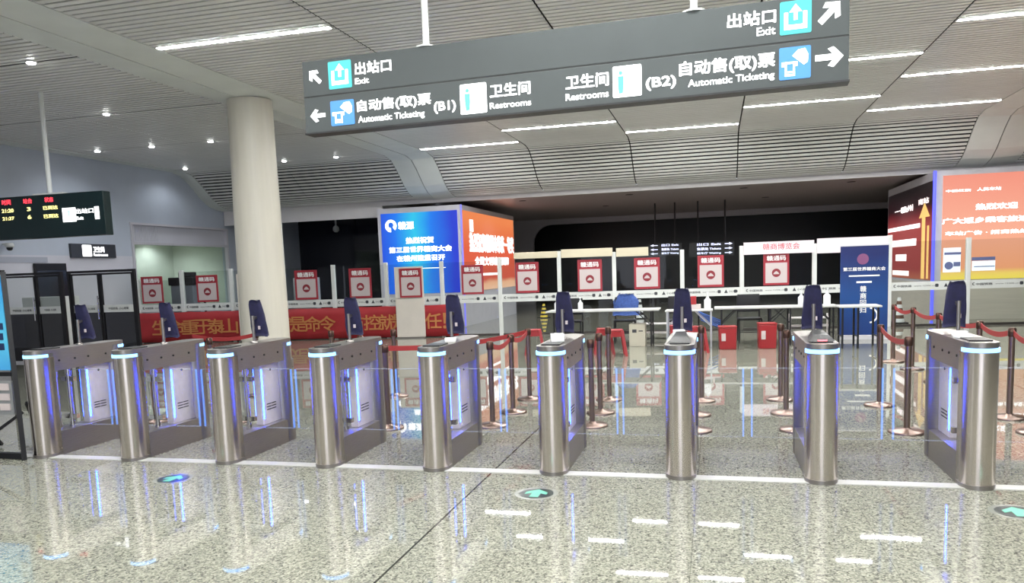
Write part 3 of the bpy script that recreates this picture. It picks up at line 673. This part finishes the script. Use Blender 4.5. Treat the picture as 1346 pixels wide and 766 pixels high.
# machines between the partition and the window
q = pp.uv(226, 400)[0]; b = PO+PU*q-PN*.5
t = thing('baggage_scanner', 'grey upright machine with a black head behind the second partition bay', 'machine', b, TH)
MB().box(-.32, .3, 0, .3, 0, 1.42).build('body', noisy(mat('machine grey', c(142, 150, 160), .4, .4), 3, .05), t, bevel=.02)
MB().box(-.36, .34, -.03, .33, 1.42, 1.62).build('head', black, t, bevel=.02); MB().box(-.1, .25, .02, .3, 1.62, 1.75).build('camera_box', black, t, bevel=.02)
q = pp.uv(258, 371)[0]; b = PO+PU*q-PN*.3
t = thing('monitor', 'small black monitor behind the second health-code poster', 'monitor', b, TH)
MB().box(-.16, .16, 0, .05, 1.4, 1.65).build('screen', black, t, bevel=.01); MB().tube((0, .03, .02), (0, .03, 1.4), .025).build('stand', black_metal, t); MB().lathe([(.18, 0), (.18, .02), (.03, .03)], 0, .03).build('foot', black_metal, t)
q = pp.uv(392, 385)[0]; b = PO+PU*q-PN*.35
t = thing('switch_cabinet', 'grey cabinet with three dark slots behind the poster right of the column', 'cabinet', b, TH)
MB().box(-.28, .3, 0, .3, 0, 1.5).build('body', noisy(mat('cabinet grey', c(170, 174, 180), .45), 3, .04), t, bevel=.01)
MB().box(-.14, -.1, -.006, 0, 1.12, 1.3).box(-.02, .02, -.006, 0, 1.12, 1.3).box(.1, .14, -.006, 0, 1.12, 1.3).build('slots', black, t)

# ================================================================ GUIDANCE SIGNS INSIDE
for lb, rt, lab, flip in (((853, 337), (896, 319), 'left small dark guidance sign with three lit lines in the dark hall', 0), ((906, 337), (965, 317), 'right small dark guidance sign with lit lines and arrows in the dark hall', 1)):
    YS = 27.; gf = Px(front(0, YS, 0)); u0, v0 = gf.uv(*lb); u1, v1 = gf.uv(*rt)
    t = thing('guidance_sign', lab, 'sign', (0, YS, 0), group='hanging guidance signs in the hall')
    f = front(0, 0, 0); MB().box(u0, u1, 0, .12, v0, v1).build('casing', black, t)
    for s in (.2, .8): MB().tube((u0+(u1-u0)*s, .06, v1), (u0+(u1-u0)*s, .06, 3.6), .025).build('rod', black_metal, t)
    h = (v1-v0)/3; m = MB()
    for r in range(3):
        z = v0+h*r+.04; tx = ['候车厅 Waiting', '售票处 Tickets', '出口 Exit'][r]
        if flip: m.text(tx, f, u0+.25, z, u1-.42, z+h*.62, .004, .03); m.plate([(u1-.3, z+.03), (u1-.16, z+.03), (u1-.16, z), (u1-.05, z+h*.3), (u1-.16, z+h*.6), (u1-.16, z+h*.6-.03), (u1-.3, z+h*.6-.03)], f, 0, .005)
        else: m.text(tx, f, u0+.42, z, u1-.1, z+h*.62, .004, .03); m.plate([(u0+.05, z+h*.3), (u0+.16, z), (u0+.16, z+.03), (u0+.3, z+.03), (u0+.3, z+h*.6-.03), (u0+.16, z+h*.6-.03), (u0+.16, z+h*.6)], f, 0, .005)
    m.build('lettering', mat('pale blue lettering', (.7, .7, .8, 1), .5, 0, c(214, 220, 255), 1.2), t)

# ================================================================ ROLL-UP STAND
RUY = 15.75
a0 = P(1104, 400, 1, RUY).x; a1 = P(1167, 400, 1, RUY).x; zt = P(1135, 323, 1, RUY).z
t = thing('roll_up_stand', 'tall blue roll-up banner stand with white writing behind the black table', 'banner stand', (a0, RUY, 0))
w_ = a1-a0; h0 = .08; H_ = zt
blue_p = grad_screen('blue print', [(0, c(28, 50, 110)), (.5, c(28, 70, 132)), (1, c(26, 38, 92))], 2, .0, .15)
bp = blue_p.node_tree; bb = bp.nodes['Principled BSDF']; lk = bb.inputs['Emission Color'].links[0]; src = lk.from_socket; bp.links.remove(lk); bp.links.new(src, bb.inputs['Base Color'])
MB().box(0, w_, -.004, .004, h0, H_).build('print', blue_p, t)
MB().box(-.03, w_+.03, -.07, .07, 0, h0).box(-.01, w_+.01, -.012, .012, H_, H_+.02).build('cassette', frame_grey, t)
MB().tube((w_/2, .03, h0), (w_/2, .03, H_), .01).build('support_rod', chrome, t)
f = front(0, -.004, 0); m = MB()
m.text('第三届世界赣商大会', f, .06*w_, .735*H_, .94*w_, .775*H_, .003, .02); m.rect(f, .18*w_, .675*H_, .82*w_, .69*H_, 0, .003); m.rect(f, .34*w_, .605*H_, .66*w_, .625*H_, 0, .003)
for k, ch in enumerate('赣商回归'): m.text(ch, f, .42*w_, (.51-.075*k)*H_, .55*w_, (.575-.075*k)*H_, .003, .02)
m.plate([(.62*w_+.15*math.cos(a/8), .2*H_+.1+.15*math.sin(a/8)) for a in range(-12, 13)]+[(.62*w_+.12*math.cos(a/8), .2*H_+.1+.12*math.sin(a/8)) for a in range(12, -13, -1)], f, 0, .003)
m.build('lettering', letter_p, t)
m = MB(); m.disc(f, .47*w_, .86*H_, .1, 0, .003); m.build('emblem', mat('dull red emblem', c(120, 70, 110), .5), t)

# ================================================================ TICKET GATES
GX = [-5.848, -4.909, -3.97, -3.04, -2.114, -1.179, -.246, .701, 1.661]; GY = 5.507
def stad(r, y0, y1, front_round=True, n=18):
    out = []
    if front_round:
        out = [(-r*math.cos(math.pi*k/n), y0+r-r*math.sin(math.pi*k/n)) for k in range(n+1)]
        return out+[(r, y1), (-r, y1)]
    out = [(r*math.cos(math.pi*k/n), y1-r+r*math.sin(math.pi*k/n)) for k in range(n+1)]
    return out+[(-r, y0), (r, y0)]
def full(r, y0, y1, n=18):
    return [(-r*math.cos(math.pi*k/n), y0+r-r*math.sin(math.pi*k/n)) for k in range(n+1)]+[(r*math.cos(math.pi*k/n), y1-r+r*math.sin(math.pi*k/n)) for k in range(n+1)]
glab = ['ticket gate at the left end, beside the blue poster stand', 'second ticket gate from the left', 'third ticket gate from the left', 'fourth ticket gate from the left', 'middle ticket gate with a white card on top, left of the long floor joint',
        'sixth ticket gate from the left, right of the long floor joint', 'ticket gate seen almost straight on, third from the right', 'ticket gate with red scanner light, second from the right', 'rightmost ticket gate seen from its left side']
def make_gate():
    g = thing('ticket_gate', 'steel ' + glab[0], 'ticket gate', (GX[0], GY, 0), 0, 'row of steel ticket gates')
    R = .105; LG = 1.1
    MB().prism(stad(R, 0, .18), .02, .895, True).build('front_post', steel, g)
    MB().prism(stad(R+.003, -.003, .18), 0, .03, True).build('foot_trim', steel_flat, g)
    MB().prism(stad(R+.004, -.004, .12), .898, .924, True).build('front_led_ring', led_blue, g)
    MB().prism(stad(R-.004, .004, .18), .89, .93, True).prism(full(R, 0, LG), .93, .962, True).build('top_cover', steel_flat, g)
    MB().box(-.1, .1, .18, .9, .765, .93).build('beam', steel_flat, g)
    MB().box(-.1, .1, .18, .9, 0, .215).build('base_panel', steel_flat, g)
    MB().prism(stad(R-.001, .9, LG, False), 0, .893, True).build('rear_post', steel_flat, g)
    MB().prism(stad(R+.004, LG-.13, LG+.004, False), .898, .924, True).build('rear_led_ring', led_blue, g)
    MB().prism(stad(R-.004, .92, LG-.004, False), .89, .93, True).build('rear_collar', steel_flat, g)
    d = MB().box(-.036, .036, .60, .90, .215, .765).build('service_door', steel_light, g, bevel=.004)
    for s in (-1, 1):
        for k in range(3):
            m = MB()
            for h in (0, 1): m.box(min(s*.036, s*.039), max(s*.036, s*.039), .67+h*.08, .74+h*.08, .34+k*.025, .348+k*.025)
            m.build('vent', black, d)
        MB().tube((s*.034, .76, .70), (s*.041, .76, .70), .011).build('lock', black, d)
        for yy in (.24, .42, .58, .8): MB().tube((s*.1, yy, .855), (s*.1065, yy, .855), .009).build('sensor', black, g)
        MB().box(min(s*.035, s*.041), max(s*.035, s*.041), .606, .622, .27, .72).build('led_strip', led_strip, g)
        # swing wing: clear pane with a lit free edge, held by the hinge tube
        wv = MB().box(min(s*.03, s*.437), max(s*.03, s*.437), .425, .435, .235, .745).build('glass_wing', clear, g)
        MB().box(min(s*.437, s*.449), max(s*.437, s*.449), .424, .436, .235, .745).build('lit_edge', led_edge, wv)
        for za in (.745, .230): MB().box(min(s*.03, s*.437), max(s*.03, s*.437), .424, .436, za, za+.005).build('polished_edge', polish, wv)
        for za in (.64, .29): MB().box(min(s*.02, s*.07), max(s*.02, s*.07), .41, .45, za, za+.04).build('clamp', chrome, wv)
    for yy in (.28, .43):
        MB().tube((0, yy, .215), (0, yy, .765), .02).tube((0, yy, .215), (0, yy, .26), .027).tube((0, yy, .70), (0, yy, .765), .027).build('hinge_tube', chrome, g)
    MB().box(-.07, .07, .10, .3, .962, .972).build('card_reader', black, g, bevel=.003)
    MB().tube((0, .60, .962), (0, .60, 1.2), .013).lathe([(.035, .962), (.035, .972), (.015, .98)], 0, .60).bar((0, .60, 1.17), (0, .67, 1.19), .02).build('scanner_pole', steel_flat, g)
    # face scanner wrapped in navy cloth, leaning forward
    m = MB(); n, k = 10, 16; vs = []
    for j in range(n+1):
        tt = j/n; wd = .052+.020*math.sin(tt*2.0)-.006*(tt < .05); z = 1.335-.325*tt; yc = .645+.075*tt
        for i in range(k):
            a = 2*math.pi*i/k; ca, sa = math.cos(a), math.sin(a)
            e = lambda v: math.copysign(abs(v)**.55, v)
            wob = 1+.10*math.sin(5*a+j*.35)*tt+.03*math.sin(9*a+j)
            vs.append((wd*e(ca)*wob, yc+.030*e(sa)*wob, z+.006*math.sin(3*a)))
    fs = [(j*k+i, j*k+(i+1) % k, (j+1)*k+(i+1) % k, (j+1)*k+i) for j in range(n) for i in range(k)]+[tuple(range(k)), tuple(range(n*k, n*k+k))[::-1]]
    m.add(vs, fs, True); hd = m.build('scanner_hood', cloth_blue, g, label='navy cloth hood')
    MB().box(.012, .032, .655, .662, 1.075, 1.105).build('tag', poster_white, hd)
    return g
g0 = make_gate()
for k in range(1, 9):
    g = dup(g0, (GX[k], GY, 0), 'steel ' + glab[k])
    if k in (6, 7):
        MB().add([(-.085, .1, .972), (.085, .1, .972), (.06, .42, .972), (-.06, .42, .972), (-.05, .2, 1.01), (.05, .2, 1.01), (.035, .38, 1.03), (-.035, .38, 1.03)],
                 [(0, 1, 5, 4), (1, 2, 6, 5), (2, 3, 7, 6), (3, 0, 4, 7), (4, 5, 6, 7), (0, 3, 2, 1)]).build('ticket_scanner', black, g)
        if k == 7: MB().box(-.03, .03, .094, .104, .975, .984).build('scan_light', mat('red scan light', (.5, 0, 0, 1), .4, 0, (1, .25, .3, 1), 2.), g)
def card(i, x, yy, s, lab, name='paper_card', h=.03):
    o = MB().box(-s, s, -s*.8, s*.8, 0, h).build(name, mat('white card', c(235, 238, 240), .4), bevel=.004)
    o.location = (GX[i]+x, GY+yy, .963); o.rotation_euler = (0, 0, .3); return tag(o, lab, 'card')
card(4, .02, .5, .045, 'bright white card lying on top of the middle ticket gate')
card(5, -.01, .42, .05, 'small white box on top of the sixth ticket gate', 'paper_box', .06)
card(8, -.03, .365, .05, 'nearer white folded paper on the rightmost ticket gate', 'paper_box', .02)
card(8, -.02, .49, .04, 'farther white folded paper on the rightmost ticket gate', 'paper_box', .035)
card(6, -.02, .5, .04, 'white paper cup sleeve on the gate seen straight on', 'paper_box', .07)

# ================================================================ STANCHIONS AND BELTS
lanes = {'a': [(-5.97, 7.2), (-5.78, 8.94)], 'b': [(-5.0, 7.27), (-4.7, 8.93)], 'c': [(-3.15, 7.07), (-3.93, 8.16), (-3.87, 8.97)], 'd': [(-2.13, 7.27), (-2.11, 8.0), (-2.12, 8.83)],
         'e': [(-1.155, 7.36), (-1.17, 8.03), (-1.18, 8.83)], 'f': [(-.18, 7.2), (-.19, 7.97), (-.15, 8.8)], 'g': [(.70, 7.31), (.68, 8.12), (.69, 8.93)], 'h': [(1.606, 7.3), (1.635, 8.63)],
         'i': [(2.62, 7.36), (2.63, 8.03), (2.616, 8.89), (2.58, 10.26), (2.566, 11.44), (2.5, 12.28)]}
for xx, yy in ((275, 445),):
    p = P(xx, yy, 2, .83); lanes.setdefault('z', []).append((p.x, p.y))
lw = {'a': 'behind the second gate', 'b': 'behind the third gate', 'c': 'behind the fourth gate', 'd': 'right of the middle gate', 'e': 'right of the sixth gate', 'f': 'right of the gate seen straight on', 'g': 'left of the gate with the red scanner light', 'h': 'in the line left of the rightmost gate', 'i': 'in the long belted line at the right', 'z': 'near the banner'}
on_ = ['nearest', 'second', 'third', 'fourth', 'fifth', 'farthest']
st0 = None; HS = .84
for ln, pts in lanes.items():
    for k, (x, yy) in enumerate(pts):
        lab = 'bronze coloured belt stanchion %s, %s one' % (lw[ln], 'farthest' if k == len(pts)-1 and k > 0 else on_[k])
        if ln == 'z': lab = 'bronze belt stanchion with its cap showing just above the third gate'
        if st0 is None:
            st0 = thing('stanchion', lab, 'stanchion', (x, yy, 0), group='belt stanchions')
            MB().lathe([(.15, 0), (.15, .012), (.14, .022), (.04, .03), (.03, .045)], n=28).build('base', brass, st0)
            MB().lathe([(.027, .03), (.027, HS-.08)], n=16).build('pole', brass, st0)
            MB().lathe([(.033, HS-.08), (.036, HS-.07), (.036, HS-.012), (.026, HS)], n=16).build('belt_head', mat('dark bronze', c(84, 62, 54), .35, .8), st0)
        else: dup(st0, (x, yy, 0), lab)
def belt(a, b, lab):
    va, vb = Vector(a), Vector(b); dd = (vb-va).normalized()*.04; a, b = va+dd, vb-dd
    m = MB(); n = 12; vs = []
    for i in range(n+1):
        t = i/n; x = a[0]+(b[0]-a[0])*t; y = a[1]+(b[1]-a[1])*t; sag = -.05*4*t*(1-t); d = Vector((b[0]-a[0], b[1]-a[1], 0)).normalized(); nn = Vector((-d.y, d.x, 0))*.003
        for z in (-.068, -.018):
            for s in (-1, 1): vs.append(Vector((x, y, HS+z+sag))+nn*s)
    fs = []
    for i in range(n):
        q = 4*i; r = q+4; fs += [(q, r, r+2, q+2), (q+1, q+3, r+3, r+1), (q+2, r+2, r+3, q+3), (q, q+1, r+1, r)]
    return tag(m.add(vs, fs).build('stanchion_belt', belt_m), lab, 'belt', 'red stanchion belts')
I = lanes['i']
for k in range(5): belt(I[k], I[k+1], 'red belt in the long right-hand line, %s span' % ['nearest', 'second', 'third', 'fourth', 'farthest'][k])
belt(lanes['h'][0], lanes['h'][1], 'red belt between the two stanchions left of the rightmost gate')
belt(lanes['d'][0], lanes['d'][1], 'nearer red belt right of the middle gate'); belt(lanes['d'][1], lanes['d'][2], 'farther red belt right of the middle gate')
belt(lanes['c'][0], lanes['d'][2], 'red belt passing in front of the right white board')
belt(lanes['a'][1], (lanes['a'][1][0]-1.0, lanes['a'][1][1]), 'short red belt before the left white board')

# ================================================================ TABLES, CHAIRS, STOOLS
def table(name, lab, xa, xb, y, ztop, dep, top_m, leg_m, legs, thick=.03, brace=True):
    t = thing(name, lab, 'table', (xa, y, 0)); Lt = xb-xa
    MB().box(0, Lt, 0, dep, ztop-thick, ztop).build('table_top', top_m, t, bevel=.006)
    for x in legs:
        for yy in (.06, dep-.06):
            MB().bar((x*Lt, yy, 0), (x*Lt, yy, ztop-thick), .03).build('leg', leg_m, t)
            if brace:
                s = 1 if x < .5 else -1; MB().bar((x*Lt, yy, ztop-.3), (x*Lt+s*.28, yy, ztop-thick), .018).build('brace', leg_m, t)
    for x in legs: MB().bar((x*Lt, .06, .2), (x*Lt, dep-.06, .2), .018).build('crossbar', leg_m, t)
    return t
T1Y = 14.7
xa = P(717, 413, 1, T1Y).x; xb = P(866, 410, 1, T1Y).x
table('folding_table', 'long white folding table with hand sanitizer on it', xa, xb, T1Y, .70, .62, table_top, black_metal, (.07, .93))
T2Y = 14.5; xa2 = P(874, 410, 1, T2Y).x; xb2 = P(937, 410, 1, T2Y).x
table('side_table', 'small silver framed table right of the long white table', xa2, xb2, T2Y, .68, .5, table_top, mat('silver frame', c(190, 192, 196), .3, .6), (.04, .96), .025)
T3Y = 14.7; xa3 = P(939, 408, 1, T3Y).x; xb3 = P(1103, 404, 1, T3Y).x
table('work_table', 'long black legged table with a thin white edge left of the roll-up', xa3, xb3, T3Y, .70, .6, table_top, black_metal, (.06, .46, .62, .96), .03)
T4Y = 14.1; xa4 = P(1104, 408, 1, T4Y).x; xb4 = P(1160, 404, 1, T4Y).x
table('corner_table', 'short black legged table in front of the blue roll-up', xa4, xb4, T4Y, .72, .55, table_top, black_metal, (.08, .45, .92), .03, False)
def bottle(x, y, yd, z, lab, s=1.):
    p = P(x, y, 1, yd); t = thing('sanitizer_bottle', lab, 'bottle', (p.x, yd, z), group='hand sanitizer bottles')
    MB().lathe([(.045*s, 0), (.048*s, .02), (.048*s, .14*s), (.02*s, .17*s), (.02*s, .19*s)], n=16).build('body', bottle_m, t)
    MB().tube((0, 0, .19*s), (0, 0, .235*s), .008).box(-.012, .012, -.06*s, .02, .23*s, .25*s).build('pump', bottle_m, t)
bottle(732, 406, T1Y+.15, .70, 'left white pump bottle on the long white table'); bottle(763, 406, T1Y+.15, .70, 'right white pump bottle on the long white table')
bottle(930, 402, T2Y+.15, .68, 'white pump bottle on the silver framed table', 1.25); bottle(1053, 402, T3Y+.15, .70, 'slim white bottle on the black legged table', 1.1); bottle(1087, 402, T3Y+.15, .70, 'white pump bottle at the right end of the black legged table', 1.25)
p = P(905, 402, 1, T2Y+.3); t = thing('carton', 'red and white carton on the silver framed table', 'box', (p.x, T2Y+.22, .68))
MB().box(-.12, .22, 0, .18, 0, .09).build('base_box', poster_white, t); MB().box(-.08, .14, .02, .17, .09, .24).build('lid_box', plastic_red, t)
# red plastic stools
def stool(x, y, lab):
    t = thing('plastic_stool', lab, 'stool', (x, y, 0), .2, 'red plastic stools')
    MB().box(-.12, .12, -.12, .12, .42, .45).build('seat', plastic_red, t, bevel=.012)
    for sx in (-1, 1):
        for sy in (-1, 1):
            MB().add([(sx*(.12+d)+ox, sy*(.12+d)+oy, z) for z, d in ((0, .04), (.43, -.02)) for ox, oy in ((-.024, -.024), (.024, -.024), (.024, .024), (-.024, .024))], [(0, 3, 2, 1), (4, 5, 6, 7), (0, 1, 5, 4), (1, 2, 6, 5), (2, 3, 7, 6), (3, 0, 4, 7)]).build('leg', plastic_red, t)
    MB().box(-.12, .12, -.12, -.10, .33, .42).box(-.12, .12, .10, .12, .33, .42).box(-.12, -.10, -.12, .12, .33, .42).box(.10, .12, -.12, .12, .33, .42).build('apron', plastic_red, t)
for x, y, yd, lab in ((703, 452, 13.6, 'red plastic stool left of the long white table'), (794, 456, 13.6, 'left red plastic stool before the long white table'), (810, 456, 13.3, 'right red plastic stool before the long white table'), (916, 448, 13.75, 'red plastic stool before the silver framed table')):
    stool(P(x, y, 1, yd).x, yd, lab)
def bin_(x, yd, lab, w, h):
    t = thing('storage_box', lab, 'box', (P(x, 440, 1, yd).x, yd, 0), .1, 'red boxes on the floor')
    MB().add([(sx*w*(1+.06*zz), sy*w*.8*(1+.06*zz), zz*h) for zz in (0, 1) for sx, sy in ((-1, -1), (1, -1), (1, 1), (-1, 1))], [(0, 3, 2, 1), (4, 5, 6, 7), (0, 1, 5, 4), (1, 2, 6, 5), (2, 3, 7, 6), (3, 0, 4, 7)]).build('body', plastic_red, t, bevel=.01)
    MB().box(-w*1.1, w*1.1, -w*.9, w*.9, h, h+.03).build('lid', plastic_red, t, bevel=.008)
    MB().box(-w*.8, -w*.3, -w*.9-.012, -w*.82, h*.4, h*.75).build('sticker', poster_white, t)
bin_(956, 14.22, 'red box under the left end of the black legged table', .14, .38); bin_(1008, 14.3, 'red box with a white label under the middle of the black legged table', .14, .42); bin_(891, 14.3, 'small red box under the silver framed table', .13, .4)
# chairs
def chair(x, yd, lab, jm=None):
    t = thing('office_chair', lab, 'chair', (P(x, 440, 1, yd).x, yd, 0), .05, 'chairs behind the tables')
    MB().box(-.22, .22, -.2, .2, .42, .46).build('seat', black, t, bevel=.015)
    MB().box(-.21, .21, .19, .225, .56, .9).build('backrest', black, t, bevel=.02)
    for sx in (-.2, .2):
        MB().bar((sx, -.19, 0), (sx, -.19, .43), .025).build('leg', black_metal, t); MB().bar((sx, .2, 0), (sx, .2, .86), .025).build('leg', black_metal, t)
    MB().bar((-.2, -.19, .2), (.2, -.19, .2), .018).bar((-.2, .2, .2), (.2, .2, .2), .018).build('stretcher', black_metal, t)
    return t
chair(985, 15.5, 'black chair behind the black legged table'); chair(752, 15.6, 'black chair behind the navy hood of the sixth gate'); chair(822, 15.6, 'black chair with a blue jacket over it'); chair(893, 15.4, 'black chair behind the silver framed table')
p = P(822, 440, 1, 15.6)
m = MB(); n, k = 8, 16; vs = []
for j in range(n+1):
    tt = j/n; z = .95-.42*tt; w_ = .14+.12*min(1, tt*3); d_ = .055+.04*tt
    for i in range(k):
        a = 2*math.pi*i/k; vs.append((w_*math.cos(a)*(1+.05*math.sin(4*a+j)), .21+d_*math.sin(a), z+.01*math.sin(5*a)))
m.add(vs, [(j*k+i, j*k+(i+1) % k, (j+1)*k+(i+1) % k, (j+1)*k+i) for j in range(n) for i in range(k)]+[tuple(range(k)), tuple(range(n*k, n*k+k))[::-1]], True)
jk = tag(m.build('jacket', denim), 'blue jacket hung over a black chair behind the long white table', 'jacket'); jk.location = (p.x, 15.6, 0)
# blue plastic folding seat seen under the silver table
t = thing('folding_chair', 'blue plastic folding chair tilted behind the right end of the silver framed table', 'chair', (P(931, 420, 1, 15.45).x, 15.45, 0))
m = MB()
for k in range(5): m.bar((-.22+.02*k, -.15+.08*k, .62-.05*k), (.24+.02*k, -.15+.08*k, .42-.05*k), .07, .02)
m.build('slats', plastic_blue, t); MB().bar((-.18, 0, 0), (-.18, 0, .58), .025).bar((.2, 0, 0), (.2, 0, .42), .025).build('leg_frame', black_metal, t)
# cartons and trays standing on the floor
p = P(839, 450, 1, 14.9); t = thing('carton', 'pale carton with printed marks under the long white table', 'box', (p.x, 14.9, 0))
MB().box(-.16, .14, -.1, .2, 0, .42).build('body', mat('pale carton', c(186, 182, 166), .6), t, bevel=.006); MB().rect(front(0, -.1, 0), -.1, .26, -.02, .32, 0, .003).rect(front(0, -.1, 0), .02, .28, .1, .3, 0, .003).build('print', letter_k, t)
p = P(861, 448, 1, 16.2); t = thing('wire_rack', 'low silver rack behind the long white table', 'rack', (p.x, 16.2, 0))
for z in (.12, .3): MB().box(-.45, .75, 0, .3, z, z+.02).build('shelf', steel_light, t)
for x in (-.44, .74): MB().bar((x, .02, 0), (x, .02, .42), .025).bar((x, .28, 0), (x, .28, .42), .025).build('upright', steel_light, t)
p = P(1083, 448, 1, 15.5); t = thing('wire_rack', 'low silver rack behind the black legged table', 'rack', (p.x, 15.5, 0))
for z in (.12, .27, .42): MB().box(-.6, .1, 0, .3, z, z+.02).build('shelf', steel_light, t)
for x in (-.59, .09): MB().bar((x, .02, 0), (x, .02, .5), .025).bar((x, .28, 0), (x, .28, .5), .025).build('upright', steel_light, t)
# striped cones
def cone(x, y, yd, z0, h, lab, m1, m2):
    p = P(x, y, 1, yd); t = thing('traffic_cone', lab, 'cone', (p.x, yd, 0), group='striped cones')
    MB().box(-.17, .17, -.17, .17, 0, .03).build('base', black, t, bevel=.006)
    R = lambda q: .12-.085*q; n = 7
    for i in range(n): MB().lathe([(R(i/n), .03+h*i/n), (R((i+1)/n), .03+h*(i+1)/n)], n=18).build('stripe', m1 if i % 2 else m2, t)
cone(715, 410, 23.6, 0, .40, 'yellow and black striped cone on the hall floor left of the long white table', black, yellow_m)
cone(841, 405, 22.5, 0, .52, 'white and black striped cone behind the right end of the long white table', black, bottle_m)
cone(1182, 395, 19.4, 0, .56, 'brown and white striped cone behind the right-hand belt line', mat('cone brown', c(110, 76, 62), .5), bottle_m)

# ================================================================ POSTER STAND AT THE LEFT EDGE
t = thing('poster_stand', 'black metal poster stand with a cyan blue poster at the left edge', 'poster stand', (-5.93, 5.45, 0))
R0, R1 = Vector((0, 0, 0)), Vector((-.15, .12, 1.66)); off_ = Vector((-.72, 0, 0))
MB().bar(R0, R1, .04).bar(R0+off_, R1+off_, .04).bar(R1, R1+off_, .04).bar(R0.lerp(R1, .46), R0.lerp(R1, .46)+off_, .035).build('frame', black_metal, t)
MB().bar((-.04, .04, .03), (-.72, .04, .03), .05).bar((-.02, .1, .5), (-.24, .45, .02), .025).bar((-.7, .1, .5), (-.74, .45, .02), .025).bar((-.02, .05, .42), (-.3, -.05, .22), .025).bar((-.3, -.05, .22), (-.3, -.05, .0), .025).build('stay', black_metal, t)
d = (R1-R0).normalized(); q0 = R0.lerp(R1, .48)+off_; FSN = (q0, XH, d, XH.cross(d)*1)
cy = grad_screen('cyan print', [(0, c(60, 150, 214)), (.4, c(92, 196, 230)), (1, c(44, 150, 220))], 2, 0, .1)
bp = cy.node_tree; bb = bp.nodes['Principled BSDF']; lk = bb.inputs['Emission Color'].links[0]; src = lk.from_socket; bp.links.remove(lk); bp.links.new(src, bb.inputs['Base Color'])
o = MB().rect(FSN, .03, .0, .69, .84, -.005, .005).build('poster', cy, t)
m = MB(); m.rect(FSN, .58, .36, .66, .42, .005, .008); m.rect(FSN, .58, .27, .65, .33, .005, .008); m.rect(FSN, .57, .18, .65, .24, .005, .008); m.text('出站须知', FSN, .12, .6, .56, .74, .008, .02)
m.build('lettering', mat('navy print', c(24, 44, 84), .5), o)
pk = MB().box(-.68, -.1, .04, .07, .40, .70).build('leaflet_pocket', mat('grey pocket', c(128, 130, 132), .5), t)
for k in range(3): MB().box(-.24, -.13, .03, .04, .44+.09*k, .50+.09*k).build('leaflet', poster_white, pk)

# ================================================================ FLOOR STICKERS
for xx, yy, lab in ((228, 629, 'round dark floor sticker with a mint arrow in front of the second gate'), (705, 648.5, 'round dark floor sticker with a mint arrow before the sixth gate'), (1337, 673, 'round dark floor sticker with a mint arrow at the right edge')):
    p = P(xx, yy, 2, 0); t = thing('floor_sticker', lab, 'sticker', (p.x, p.y, .0), group='round arrow floor stickers')
    FF = (Vector((0, 0, 0)), XH, YH, ZH)
    MB().disc(FF, 0, 0, .15, 0, .0015, 40).build('rim', mat('clear rim', c(128, 130, 122), .25), t)
    MB().disc(FF, 0, 0, .118, .0015, .003, 40).build('disc', dark_st, t)
    MB().plate([(-.03, -.09), (.03, -.09), (.03, .0), (.075, -.03), (.075, .02), (0, .09), (-.075, .02), (-.075, -.03), (-.03, .0)], FF, .003, .0045).build('arrow', green_st, t)
